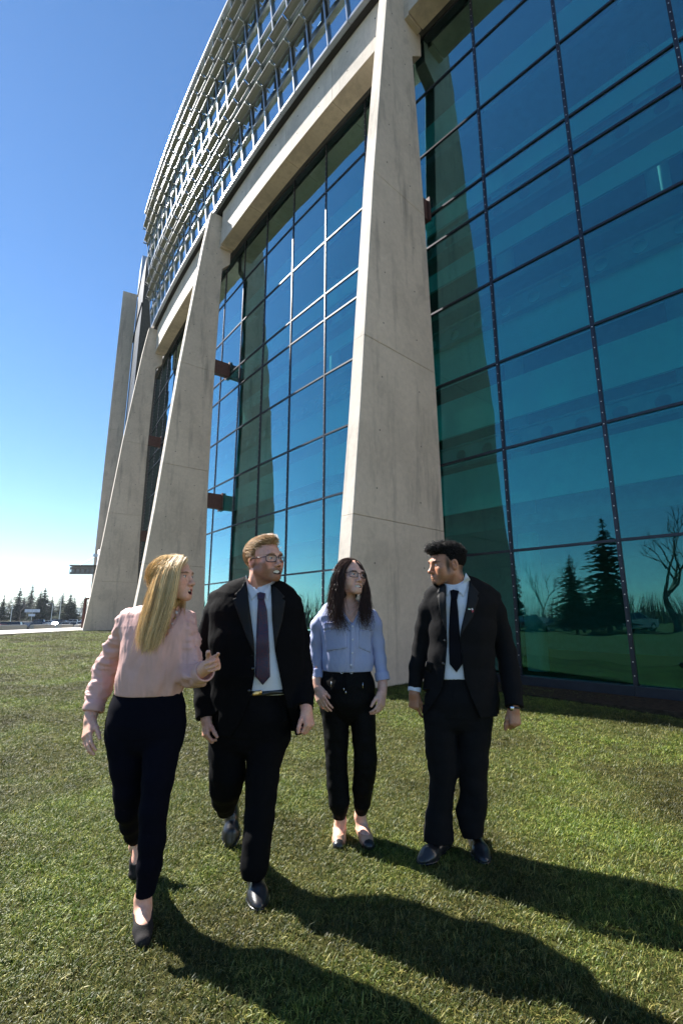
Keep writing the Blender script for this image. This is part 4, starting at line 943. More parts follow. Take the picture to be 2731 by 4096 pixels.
def strands(name, guides, n, r0, cols, parent, seed=0, jit=.006, wave=0., wf=30, seg=16, tipr=.35, tipspread=0., lencut=.12, locks=0, ldepth=.007):
    """hair: tubes blended between neighbouring guide lines (lists of xyz from root to tip)"""
    r = np.random.default_rng(seed); G = []
    for g in guides:
        g = np.array(g, float); L = np.r_[0, np.cumsum(np.linalg.norm(np.diff(g, axis=0), axis=1))]; L /= L[-1]
        tt = np.linspace(0, 1, seg); 
        # smooth (Catmull-like) resample
        gi = np.stack([np.interp(tt, L, g[:, k]) for k in range(3)], 1)
        for _ in range(2): gi[1:-1] = (gi[:-2] + 2 * gi[1:-1] + gi[2:]) / 4
        G.append(gi)
    G = np.array(G); m = len(G); V = []; Q = []; C = []; cols = np.array(cols); k3 = np.arange(3) * 2.0944
    LK = [(r.uniform(0, m - 1), r.uniform(.68, 1.28), r.normal(size=3) * ldepth, r.uniform(0, 6.28), r.normal(size=3), r.uniform(.7, 1.3), r.uniform(0, len(cols) - 1)) for _ in range(max(locks, 1))]
    for i in range(n):
        lk = LK[int(r.integers(len(LK)))] if locks else None
        u = r.uniform(0, m - 1) if lk is None else float(np.clip(lk[0] + r.normal() * .05 * (m - 1) * 8 / max(locks, 8), 0, m - 1)); a = min(int(u), m - 2); f = u - a; p = G[a] * (1 - f) + G[a + 1] * f
        tt = np.linspace(0, 1, seg)[:, None]; cut = 1 - r.uniform(0, lencut)
        p = np.stack([np.interp(tt[:, 0] * cut, np.linspace(0, 1, seg), p[:, k]) for k in range(3)], 1)
        p = p + r.normal(size=3) * jit * (.35 + .65 * tt) + r.normal(size=3) * tipspread * tt**2.5
        if wave:
            ph = r.uniform(0, 6.28) if lk is None else lk[3] + r.normal() * .35; d1 = r.normal(size=3) if lk is None else lk[4] + r.normal(size=3) * .15
            p = p + np.sin(tt * wf * (r.uniform(.7, 1.3) if lk is None else lk[5]) + ph) * d1 * wave * tt**1.3
        if lk is not None: p = p + lk[2] * np.sin(np.clip(tt * 2.2, 0, 1.57))
        rad = r0 * r.uniform(.7, 1.3) * (1 - (1 - tipr) * tt[:, 0]**2)
        tan = np.gradient(p, axis=0); tan /= np.linalg.norm(tan, axis=1)[:, None] + 1e-9
        s1 = np.cross(tan, np.array([.3, .9, .2])); s1 /= np.linalg.norm(s1, axis=1)[:, None] + 1e-9; s2 = np.cross(tan, s1)
        ring = p[:, None] + rad[:, None, None] * (np.cos(k3)[None, :, None] * s1[:, None] + np.sin(k3)[None, :, None] * s2[:, None])
        b = sum(len(x) for x in V); V.append(ring.reshape(-1, 3)); j = np.arange(seg - 1)[:, None] * 3 + np.arange(3)[None]; j2 = np.arange(seg - 1)[:, None] * 3 + (np.arange(3)[None] + 1) % 3
        Q.append(b + np.stack([j, j2, j2 + 3, j + 3], 2).reshape(-1, 4)); ci = r.uniform(0, len(cols) - 1) if lk is None else float(np.clip(lk[6] + r.normal() * .5, 0, len(cols) - 1)); ca = int(ci); cc = cols[ca] * (1 - (ci - ca)) + cols[min(ca + 1, len(cols) - 1)] * (ci - ca)
        C.append(np.tile(cc * r.uniform(.75, 1.2) * (1 if lk is None else lk[1]), (seg * 3, 1)))
    V = np.concatenate(V); me = fast_mesh(name, V, np.concatenate(Q), M['hair'])
    at = me.color_attributes.new('col', 'FLOAT_COLOR', 'POINT'); at.data.foreach_set('color', np.concatenate([np.concatenate(C), np.ones((len(V), 1))], 1).astype(np.float32).ravel())
    o = obj(name, me); attach(o, parent); return o
def short_hair(name, base_obj, n, L, comb, R, cols, parent, seed=0, r0=.0011, lift=.004, curl=0., sel=None, seg=7):
    r = np.random.default_rng(seed); me = base_obj.data; nv = len(me.vertices); co = np.empty(nv * 3, np.float32); no = np.empty(nv * 3, np.float32)
    me.vertices.foreach_get('co', co); me.vertices.foreach_get('normal', no); co = co.reshape(-1, 3); no = no.reshape(-1, 3)
    ids = np.arange(nv) if sel is None else np.flatnonzero(sel(co)); ids = r.choice(ids, n); g = []; V = []; Q = []; C = []; k3 = np.arange(3) * 2.0944; cols = np.array(cols)
    for c, i in enumerate(ids):
        p0, nn = co[i], no[i]; d = np.array(comb(p0)) + r.normal(size=3) * .22; d = d - nn * (d @ nn); d /= np.linalg.norm(d) + 1e-9; l = L * r.uniform(.6, 1.2)
        t = np.linspace(0, 1, seg)[:, None]; p = p0 - nn * .003 + d * l * t + nn * (lift * np.sin(t * 2.2) - (l * t)**2 / (2 * R))
        if curl: a = r.uniform(0, 6.28); b = np.cross(nn, d); p = p + curl * (np.cos(a + 7 * t) * b + np.sin(a + 7 * t) * nn) * t
        rad = r0 * (1 - .6 * t[:, 0]**2); tan = np.gradient(p, axis=0); tan /= np.linalg.norm(tan, axis=1)[:, None] + 1e-9
        s1 = np.cross(tan, nn + .01); s1 /= np.linalg.norm(s1, axis=1)[:, None] + 1e-9; s2 = np.cross(tan, s1)
        V.append((p[:, None] + rad[:, None, None] * (np.cos(k3)[None, :, None] * s1[:, None] + np.sin(k3)[None, :, None] * s2[:, None])).reshape(-1, 3))
        j = np.arange(seg - 1)[:, None] * 3 + np.arange(3)[None]; j2 = np.arange(seg - 1)[:, None] * 3 + (np.arange(3)[None] + 1) % 3
        Q.append(c * seg * 3 + np.stack([j, j2, j2 + 3, j + 3], 2).reshape(-1, 4)); C.append(np.tile(cols[r.integers(len(cols))] * r.uniform(.7, 1.25), (seg * 3, 1)))
    V = np.concatenate(V); me = fast_mesh(name, V, np.concatenate(Q), M['hair']); at = me.color_attributes.new('col', 'FLOAT_COLOR', 'POINT'); at.data.foreach_set('color', np.concatenate([np.concatenate(C), np.ones((len(V), 1))], 1).astype(np.float32).ravel())
    o = obj(name, me); attach(o, parent); return o
def hair_mass(name, vx, col, parent, var=.3):
    V, Q = vx.mesh(); c = np.array(col)[None] * (1 + var * np.sin(V[:, :1] * 330 + 2 * np.sin(V[:, 1:2] * 90)) * np.sin(V[:, 2:3] * 60)); return vox_obj(name, (V, Q), M['hair_matte'], parent, np.clip(c, 0, 1))
def rowsW(tab, Y):                         # [(py, xl, xr, half depth, dY)] -> loft rows
    out = []
    for r in tab:
        py, xl, xr, d = r[:4]; y = Y + (r[4] if len(r) > 4 else 0); a = W(xl, py, y); b = W(xr, py, y); out.append(((a + b) / 2, max((b[0] - a[0]) / 2, .005), d))
    return out
def bbox(rows, pad=.05):
    P = np.array([r[0] for r in rows]); rr = np.array([max(r[1:]) for r in rows])[:, None]; return (P - rr).min(0) - pad, (P + rr).max(0) + pad
def chainW(tab): return [(W(px, py, Y), px2m(py, Y, r)) for px, py, Y, r in tab]
def box_of(lists, pad=.03):
    lo = np.full(3, 9e9); hi = -lo
    for L in lists:
        for e in L:
            r = max(e[1:]); lo = np.minimum(lo, e[0] - r); hi = np.maximum(hi, e[0] + r)
    return lo - pad, hi + pad
def join_vq(*parts):
    V = []; Q = []; n = 0
    for v, q in parts: V.append(v); Q.append(q + n); n += len(v)
    return np.concatenate(V), np.concatenate(Q)
# ================================================================= the four walkers
def Gp(px, py, z=0.0):
    a = W(px, py, 1.0) - np.array([0, 0, CAM_H]); return np.array([0, 0, CAM_H]) + a * ((z - CAM_H) / a[2])
def cut_below(vx, p, n=(0, 0, -1), rad=.12):
    n = np.array(n, float); n /= np.linalg.norm(n)
    sl, X, Y, Z = vx.sub(np.array(p) - rad, np.array(p) + rad)
    D = ((X - p[0]) * n[0] + (Y - p[1]) * n[1] + (Z - p[2]) * n[2]).astype(np.float32); vx.F[sl] = np.maximum(vx.F[sl], D)
def cut_box(vx, lo, hi, p, n):
    n = np.array(n, float); n /= np.linalg.norm(n); sl, X, Y, Z = vx.sub(lo, hi)
    D = ((X - p[0]) * n[0] + (Y - p[1]) * n[1] + (Z - p[2]) * n[2]).astype(np.float32); vx.F[sl] = np.maximum(vx.F[sl], D)
def shoe(vx, heel, toe, up=(0, 0, 1), w=.048, hgt=.075, pointy=.8, sole_z=0.0):
    F = frame_from(np.array(toe) - np.array(heel), up); L = np.linalg.norm(np.array(toe) - np.array(heel)); h = np.array(heel, float)
    P = lambda x, y, z: h + F @ np.array([x, y, z])
    vx.cone(P(.036, 0, .036), P(L * .38, 0, .038), .036, .036, .02); vx.cone(P(L * .36, 0, .036), P(L * .70, .003, .030), .036, w * .93, .03)
    vx.ell(P(L * .70, 0, .022), (L * .20, w, .036), .02, 'add', F); vx.ell(P(L * .80, 0, .018), (L * .20, w * pointy, .030), .02, 'add', F)
    vx.cone(P(.045, 0, hgt), P(L * .42, 0, hgt * .8), .034, .030, .03)
    n = F[:, 2]; X, Y, Z = vx.ax[0][:, None, None], vx.ax[1][None, :, None], vx.ax[2][None, None, :]
    vx.F = np.maximum(vx.F, (-((X - h[0]) * n[0] + (Y - h[1]) * n[1] + (Z - h[2]) * n[2])).astype(np.float32))
    return P, L
def foot_skin(vx, ankle, heel, toe, r_ank=.033):
    F = frame_from(np.array(toe) - np.array(heel), (0, 0, 1) if abs(toe[2] - heel[2]) < .08 else (0, -.5, 1)); L = np.linalg.norm(np.array(toe) - np.array(heel)); h = np.array(heel, float)
    P = lambda x, y, z: h + F @ np.array([x, y, z])
    vx.cone(ankle, P(.055, 0, .055), r_ank, .032, .02); vx.cone(P(.03, 0, .030), P(L * .4, 0, .030), .028, .028, .02)
    vx.cone(P(.06, 0, .062), P(L * .62, 0, .034), .031, .030, .03); vx.cone(P(L * .6, -.012, .024), P(L * .85, -.008, .016), .024, .017, .02); vx.cone(P(L * .6, .012, .024), P(L * .85, .010, .016), .024, .016, .02)
    return P, L
def flat_shoe(name, ankle, heel, toe, mat, parent, capmat=None, trim=None):
    lo = np.minimum(heel, toe) - .08; hi = np.maximum(heel, toe) + np.array([.08, .08, .14]); v = Vox(lo, hi, .0035)
    P, L = foot_skin(v, np.array(heel) + (0, 0, .3), heel, toe); v.F -= .005
    F = frame_from(np.array(toe) - np.array(heel), (0, 0, 1) if abs(toe[2] - heel[2]) < .08 else (0, -.5, 1))
    v.ell(P(L * .40, 0, .080), (L * .34, .040, .052), .004, 'cut', F); v.cone(P(.05, 0, .13), P(.05, 0, .30), .09, .09, .0, 'cut')
    o = vox_obj(name, v, mat, parent)
    if capmat is not None:
        c = Vox(lo, hi, .0035); P, L = foot_skin(c, np.array(heel) + (0, 0, .3), heel, toe); c.F -= .0075; d = P(L * .80, 0, 0); n = -(F[:, 0]); c.halfspace(d, n)
        q = vox_obj('toe_cap', c, capmat, parent); under(q, o)
    return o
def sleeve_vox(vx, pts, k=.025): vx.chain(pts, k)
def body_core(joints, h=.013):
    lo, hi = box_of(joints); v = Vox(lo, hi, h)
    for c in joints: v.chain(c, .03)
    return v.mesh()

# ------------------------------------------------------------------ woman in pink blouse
def woman_pink():
    Y = 2.62; p = empty('person', (-.80, 2.62, 0), 'person in blush pink blouse and navy trousers walking with one hand pointing', 'person', 'four people walking side by side on the lawn')
    base = (.76, .455, .34)
    Hd = Head(W(692, 2314, 2.57), 76, -4, 0, 1.04, True, 'open'); nb = W(655, 2470, 2.62)
    v = Vox(Hd.c - np.array([.17, .17, .34]), Hd.c + np.array([.17, .17, .17]), .0027); Hd.build(v, nb, .048)
    v.loft(rowsW([(2452, 590, 700, .055), (2478, 520, 760, .085), (2540, 505, 770, .100), (2590, 510, 755, .105)], Y), .03)
    v.halfspace(W(640, 2560, Y), (0, 0, -1)); head = v.mesh(); cols = Hd.paint(head[0], base, (.50, .13, .13), (.20, .12, .07), .35)
    # hands
    c = W(838, 2662, 2.40); v = Vox(c + np.array([-.10, -.16, -.10]), c + np.array([.22, .10, .12]), .0029)
    v.cone(W(800, 2690, 2.46), c, .033, .028, .02)
    FP = hand(v, c, W(905, 2634, 2.28) - c, (.35, .9, .1), -1, .92, curls=((.2, .2, .15), (.75, 1.0, .6), (.85, 1.15, .7), (.9, 1.2, .7)), thumb=(.65, .30), rw=.026); hl = v.mesh()
    c = W(362, 2880, 2.63); v = Vox(c + np.array([-.10, -.14, -.24]), c + np.array([.12, .12, .10]), .0029)
    v.cone(W(372, 2835, 2.66), c, .033, .027, .02)
    hand(v, c, W(346, 2960, 2.57) - c, (-.45, -.75, 0), 1, .98, curls=((.25, .35, .25), (.28, .35, .3), (.3, .4, .3), (.35, .45, .3)), thumb=(.45, .2), rw=.026); hr = v.mesh()
    # feet
    hf = np.array(Gp(566, 3648, .0)); tf = np.array(Gp(572, 3806, 0.)); hf = tf + (hf - tf) / np.linalg.norm(hf - tf) * .245; hf[2] = .012
    af = W(572, 3592, 2.50); v = Vox(np.minimum(hf, tf) - .1, np.maximum(np.maximum(hf, tf), af) + .1, .0042); foot_skin(v, af, hf, tf); v.cone(af, W(583, 3520, 2.48), .033, .034, .02); ff = v.mesh()
    tr = np.array(Gp(532, 3532, 0.)); hr_ = tr + np.array([.01, .14, .165]); ar = W(545, 3385, 2.95)
    v = Vox(np.minimum(hr_, tr) - .1, np.maximum(np.maximum(hr_, tr), ar) + .12, .0042); foot_skin(v, ar, hr_, tr); v.cone(ar, W(545, 3310, 2.86), .033, .033, .02); fr_ = v.mesh()
    core = body_core([[(W(655, 2480, Y), .05), (W(605, 2600, Y), .10), (W(595, 2740, Y), .095), (W(585, 2880, Y), .11)], [(W(512, 2485, Y), .02), (W(458, 2600, 2.69), .02), (W(425, 2692, 2.72), .022), (W(374, 2840, 2.66), .024)], [(W(752, 2490, Y), .02), (W(764, 2600, 2.61), .02), (W(760, 2692, 2.58), .022), (W(815, 2682, 2.46), .024)],
                      [(W(640, 2930, Y), .05), (W(612, 3239, 2.50), .035), (W(583, 3520, 2.48), .028)], [(W(510, 2930, Y), .05), (W(515, 3220, 2.64), .035), (W(545, 3320, 2.84), .028)]])
    V, Q = join_vq(head, hl, hr, ff, fr_, core); C = np.tile(np.array(base), (len(V), 1)); C[:len(head[0])] = cols
    body = vox_obj('body', (V, Q), M['skin'], p, C); Hd.extras(p, 'eye_blue', 10)
    # blouse
    tor = rowsW([(2452, 575, 715, .06), (2468, 500, 775, .075), (2500, 487, 786, .100), (2540, 487, 788, .112), (2600, 490, 768, .118), (2660, 487, 748, .115), (2720, 470, 738, .110), (2765, 462, 730, .105)], Y)
    ra = chainW([(508, 2478, 2.63, 33), (482, 2540, 2.66, 36), (458, 2600, 2.69, 37), (425, 2690, 2.72, 43), (404, 2745, 2.70, 38), (390, 2790, 2.68, 37), (377, 2836, 2.66, 35)])
    la = chainW([(752, 2490, 2.62, 36), (766, 2560, 2.62, 37), (764, 2640, 2.60, 39), (758, 2700, 2.57, 42), (790, 2702, 2.52, 38), (815, 2690, 2.46, 33)])
    lo, hi = box_of([tor, ra, la], .05); v = Vox(lo, hi, .005); v.loft(tor, .03); v.chain(ra, .03); v.chain(la, .03)
    v.wrinkle(.0085, 24, 3, (1, 1, .3)); v.wrinkle(.0030, 60, 5, (1, 1, .25)); xa = W(478, 2640, Y)[0]; xb = W(742, 2640, Y)[0]; v.wrinkle(.0075, 46, 9, (.5, .8, 1.3), box=lambda q: np.clip((xa - q[:, 0]) / .03, 0, 1) + np.clip((q[:, 0] - xb) / .03, 0, 1))
    v.chain(chainW([(378, 2826, 2.66, 40), (374, 2846, 2.655, 39)]), .006); v.chain([(W(808, 2692, 2.475), .052), (W(824, 2682, 2.44), .050)], .006)
    cut_below(v, W(373, 2848, 2.655), (W(373, 2848, 2.655) - W(392, 2790, 2.68)), .08); v.cone(W(372, 2862, 2.65), W(377, 2832, 2.66), .046, .040, .0, 'cut')
    a, b = W(822, 2684, 2.445), W(790, 2702, 2.52); cut_below(v, a, a - b, .075); v.cone(a + (a - b) * .2, a - (a - b) * .25, .042, .038, 0, 'cut')
    a = W(445, 2776, Y); b = W(748, 2776, Y); cut_box(v, a - np.array([0, .3, .3]), b + np.array([0, .3, .1]), a, (0, 0, -1)); v.cone(W(655, 2440, 2.63), W(668, 2380, 2.60), .062, .058, .0, 'cut')
    v.poly_cut([(628, 2420), (700, 2405), (726, 2440), (716, 2462), (674, 2532), (660, 2548), (640, 2500)], Y)
    bl = vox_obj('blouse', v, M['pink'], p)
    bv = bvh_of(bl, body)
    patch('neck_facing', bv, [(724, 2440), (716, 2437), (668, 2526), (676, 2533), (716, 2464)], 2.5, M['pink'], p, .003, .004, 6)
    pts = []
    for i, (x, y) in enumerate([(702, 2425), (706, 2450), (700, 2475), (690, 2497), (676, 2512), (658, 2520), (640, 2512)]):
        h, n = onto(bv, x, y, 2.52); pts.append(h + (CO - h).normalized() * .006)
    nk = strip_tube('necklace', pts, .0016, M['gold'], p, 6)
    for i, q in enumerate(pts[1:6]):
        bm = bmesh.new(); bmesh.ops.create_icosphere(bm, subdivisions=2, radius=.008); me = bpy.data.meshes.new('bead'); bm.to_mesh(me); bm.free(); me.materials.append(M['gold'] if i % 2 else M['button'])
        o = obj('bead', me); o.location = q; under(o, nk); o.scale = (1, .7, 1.15)
    # trousers
    pel = rowsW([(2762, 465, 727, .100), (2830, 444, 737, .112), (2890, 430, 740, .118), (2935, 424, 736, .105), (2975, 430, 728, .045)], Y)
    rl = rowsW([(2960, 428, 582, .095), (3063, 448, 578, .085, .0), (3165, 461, 572, .075, .0), (3239, 470, 563, .068, .02), (3290, 487, 562, .062, .10), (3335, 505, 562, .056, .20), (3362, 520, 562, .052, .27)], Y)
    ll = rowsW([(2960, 584, 730, .095), (3043, 578, 706, .088, -.04), (3121, 574, 691, .080, -.08), (3239, 561, 667, .070, -.12), (3361, 559, 659, .064, -.13), (3459, 552, 642, .056, -.14), (3570, 545, 618, .048, -.14)], Y)
    lo, hi = box_of([pel, rl, ll], .04); v = Vox(lo, hi, .0058); v.loft(pel, .02); v.loft(rl, .02); v.loft(ll, .02); v.wrinkle(.0022, 30, 8, (1, 1, .5))
    cut_below(v, W(540, 3363, 2.89), (0, .25, -1), .085); cut_below(v, W(582, 3577, 2.48), rad=.09); v.halfspace(W(600, 2762, Y), (0, 0, 1))
    vox_obj('trousers', v, M['navy'], p)
    flat_shoe('flat_shoe', af, hf, tf, M['suede'], p); flat_shoe('flat_shoe', ar, hr_, tr, M['suede'], p)
    sh = bpy.data.objects['flat_shoe']
    # hair
    hv = Vox(Hd.c - np.array([.16, .16, .16]), Hd.c + np.array([.16, .16, .14]), .004)
    hv.ell(Hd.P(0, .030, .036), np.array([.083, .106, .089]) * Hd.sc, 0, 'add', Hd.R); hv.ell(Hd.P(0, -.075, -.022), np.array([.074, .075, .094]) * Hd.sc, .004, 'cut', Hd.R); hv.ell(Hd.P(0, .03, -.07), np.array([.074, .07, .10]) * Hd.sc, .02, 'add', Hd.R)
    hair_mass('hair_underlayer', hv, (.42, .28, .13), p)
    g = lambda *q: [W(*x) for x in q]
    G1 = [g((748, 2232, 2.54), (724, 2262, 2.475), (712, 2345, 2.462), (696, 2405, 2.468), (676, 2460, 2.475), (660, 2520, 2.478), (652, 2560, 2.478)),
          g((728, 2224, 2.55), (700, 2262, 2.468), (686, 2350, 2.45), (668, 2430, 2.455), (640, 2520, 2.46), (606, 2608, 2.465)),
          g((708, 2220, 2.56), (670, 2262, 2.468), (650, 2350, 2.445), (634, 2430, 2.45), (608, 2520, 2.46), (588, 2614, 2.465)),
          g((690, 2221, 2.57), (642, 2270, 2.49), (622, 2350, 2.46), (604, 2430, 2.46), (584, 2520, 2.465), (566, 2606, 2.47)),
          g((668, 2226, 2.60), (622, 2280, 2.55), (598, 2360, 2.52), (578, 2425, 2.51), (556, 2505, 2.49), (545, 2585, 2.48))]
    cols = [(.80, .55, .25), (.93, .75, .44), (.62, .39, .16), (.86, .64, .33), (.42, .25, .11)]
    strands('hair', G1, 1800, .0009, cols, p, 1, .004, .006, 4, 15, .4, .008, .22, 110, .006)
    strands('hair_flyaway', G1, 110, .0006, cols, p, 2, .018, .006, 6, 15, .4, .03, .3)
    G2 = [g((745, 2234, 2.60), (742, 2300, 2.66), (738, 2400, 2.64), (732, 2465, 2.55)), g((720, 2226, 2.62), (716, 2300, 2.67), (715, 2400, 2.66), (712, 2450, 2.6))]
    strands('hair_far_side', G2, 120, .0012, cols, p, 3, .006)
    G3 = [g((750, 2233, 2.53), (752, 2243, 2.53), (744, 2262, 2.51), (728, 2275, 2.48)), g((735, 2222, 2.56), (690, 2222, 2.56), (650, 2240, 2.58), (620, 2285, 2.60)), g((700, 2219, 2.58), (660, 2228, 2.60), (625, 2262, 2.63), (605, 2330, 2.65))]
    strands('hair_crown', G3, 260, .001, cols, p, 4, .005)
    und = bpy.data.objects[[o.name for o in p.children if o.name.startswith('hair_underlayer')][0]]
    short_hair('hair_top', und, 2600, .10, lambda q: (Hd.R @ np.array([0, .55, -1.0])), .11, cols, p, 5, .0009, .003)
    pa, pb, rr = FP[6]; c = pa * .45 + pb * .55; F = frame_from(pb - pa, (0, 0, 1)); m = MB()
    m.tube([c + F @ np.array([0, math.cos(t), math.sin(t)]) * (rr + .0004) for t in np.linspace(0, 6.2832, 17)], .0014, 6, False); o = m.build('ring', M['gold'], None, True); attach(o, p)
    return p

# ------------------------------------------------------------------ two men in dark suits
def suit_man(D):
    Y = D['Y']; p = empty('person', D['at'], D['label'], 'person', 'four people walking side by side on the lawn'); base = D['skin']; Hd = D['head']
    v = Vox(Hd.c - np.array([.18, .18, .30]), Hd.c + np.array([.18, .18, .18]), .0027); Hd.build(v, D['neck'], D['rn']); v.halfspace(np.array(D['neck']) - (0, 0, .05), (0, 0, -1))
    head = v.mesh(); cols = Hd.paint(head[0], base, D['lip'], D['brow'], D.get('blush', .3), D.get('stubble'), 1.25)
    hs = []
    for hd in D['hands']:
        c = np.array(hd['wrist']); v = Vox(c - .2, c + .2, .0031); v.cone(hd['arm'], c, .032, .029, .02); hand(v, c, hd['dir'], hd['back'], hd['side'], hd.get('sc', 1.02), hd['curls'], hd['thumb'], hd.get('spread', .05), .029); hs.append(v.mesh())
    core = body_core(D['core']); V, Q = join_vq(head, *hs, core); C = np.tile(np.array(base), (len(V), 1)); C[:len(head[0])] = cols; n = len(head[0])
    body = vox_obj('body', (V, Q), M['skin'], p, C); Hd.extras(p, 'eye_brown', D.get('look', 0))
    # shirt with standing collar
    tor = rowsW(D['torso'], Y); sh = [(a, w - .022, d - .020) for a, w, d in tor]
    lo, hi = box_of([sh], .05); v = Vox(lo, hi, .006); v.loft(sh, .03); v.wrinkle(.004, 22, 4, (1, 1, .5)); v.halfspace(W(1000, D['shirt_bottom'], Y), (0, 0, -1)); nk = np.array(D['neck'])
    v.cone(nk + (0, 0, -.02), nk + (0, 0, .2), D['rn'] * 1.14, D['rn'] * 1.14, 0, 'cut'); shirt = vox_obj('shirt', v, M['shirt'], p)
    up = (Hd.P(0, .03, -.09) - nk); up /= np.linalg.norm(up); v = Vox(nk - .12, nk + .14, .0036); v.cone(nk - up * .03, nk + up * .035, D['rn'] * 1.34, D['rn'] * 1.20, 0); v.halfspace(nk + up * .034, up + np.array([0, -.45, 0])); v.cone(nk - up * .1, nk + up * .2, D['rn'] * 1.12, D['rn'] * 1.12, 0, 'cut')
    band = vox_obj('collar_band', v, M['shirt'], p)
    bv = bvh_of(shirt, band)
    for q in D['collar']: patch('collar', bv, q, Y - .1, M['shirt'], p, .006, .004, 7)
    tie = patch('tie', bv, D['tie'], Y - .12, M[D['tie_mat']], p, .010, .008, 8); kn = patch('tie_knot', bv, D['knot'], Y - .1, M[D['tie_mat']], p, .016, .012, 6)
    under(kn, tie)
    # jacket
    arms = [chainW(a) for a in D['arms']]; jt = rowsW(D['torso'] + D['skirt'], Y)
    lo, hi = box_of([jt] + arms, .05); v = Vox(lo, hi, .0055); v.loft(jt, .025)
    for a in arms: v.chain(a, .02)
    for a in D['shoulders']: v.chain(chainW(a), .02)
    v.wrinkle(.0032, 20, D['seed'], (1, 1, .5)); v.wrinkle(.0012, 45, D['seed'] + 1, (1, 1, .8))
    a = W(D['hem'][0], D['hem'][2], Y); b = W(D['hem'][1], D['hem'][2], Y); cut_box(v, a - np.array([0, .3, .3]), b + np.array([0, .3, .12]), a, (0, 0, -1))
    for a in arms:
        e, f = a[-1][0], a[-2][0]; cut_below(v, e, e - f, .085); v.cone(e + (e - f) * .4, e + (e - f) * .02, a[-1][1] - .010, a[-1][1] * .6, 0, 'cut')
    v.cone(nk - up * .02, nk + up * .2, D['rn'] * 1.45, D['rn'] * 1.45, .0, 'cut')
    v.poly_cut(D['open'], Y); jk = vox_obj('jacket', v, M[D['suit']], p); bj = bvh_of(jk)
    for q in D['lapels']: patch('lapel', bj, q, Y - .13, M['lapel_' + D['suit'][5:]], p, .009, .008, 8)
    for q in D.get('flaps', []): patch('pocket_flap', bj, q, Y - .13, M[D['suit']], p, .005, .005, 8)
    for x, y in D['buttons']:
        h, n_ = onto(bj, x, y, Y - .14); m = MB(); m.tube([h, h + (CO - h).normalized() * .004, h + (CO - h).normalized() * .006], [.0085, .0085, .006], 12); o = m.build('button', M['button_black'], None, True); attach(o, p)
    # trousers
    pel = rowsW(D['pelvis'], Y); legs = [rowsW(l, Y) for l in D['legs']]; lo, hi = box_of([pel] + legs, .05); v = Vox(lo, hi, .006); v.loft(pel, .02)
    for l in legs: v.loft(l, .02)
    v.wrinkle(.0045, 18, D['seed'] + 3, (1, 1, .7)); v.wrinkle(.002, 42, D['seed'] + 5, (1, 1, .7))
    for c, nrm in D['hems']: cut_below(v, c, nrm, .10)
    v.halfspace(W(1000, D['pelvis'][0][0], Y), (0, 0, 1)); tro = vox_obj('trousers', v, M[D['suit']], p)
    for hl, te, up_ in D['shoes']:
        v = Vox(np.minimum(hl, te) - .1, np.maximum(hl, te) + np.array([.1, .1, .16]), .0045); shoe(v, hl, te, up_, .050, .085, .82); o = vox_obj('shoe', v, M['leather'], p)
        v2 = Vox(np.minimum(hl, te) - .1, np.maximum(hl, te) + np.array([.1, .1, .16]), .005); P, L = shoe(v2, hl, te, up_, .054, .085, .84); v2.F -= .003; F = frame_from(np.array(te) - np.array(hl), up_); v2.halfspace(np.array(hl) + F[:, 2] * .014, F[:, 2]); q = vox_obj('sole', v2, M['frame_black'], p); under(q, o)
    return p, Hd, body, dict(jacket=jk, trousers=tro, shirt=shirt, bj=bj, bv=bv)
def local_half(v, Hd, pt, n): v.halfspace(Hd.P(*pt), Hd.R @ np.array(n, float))
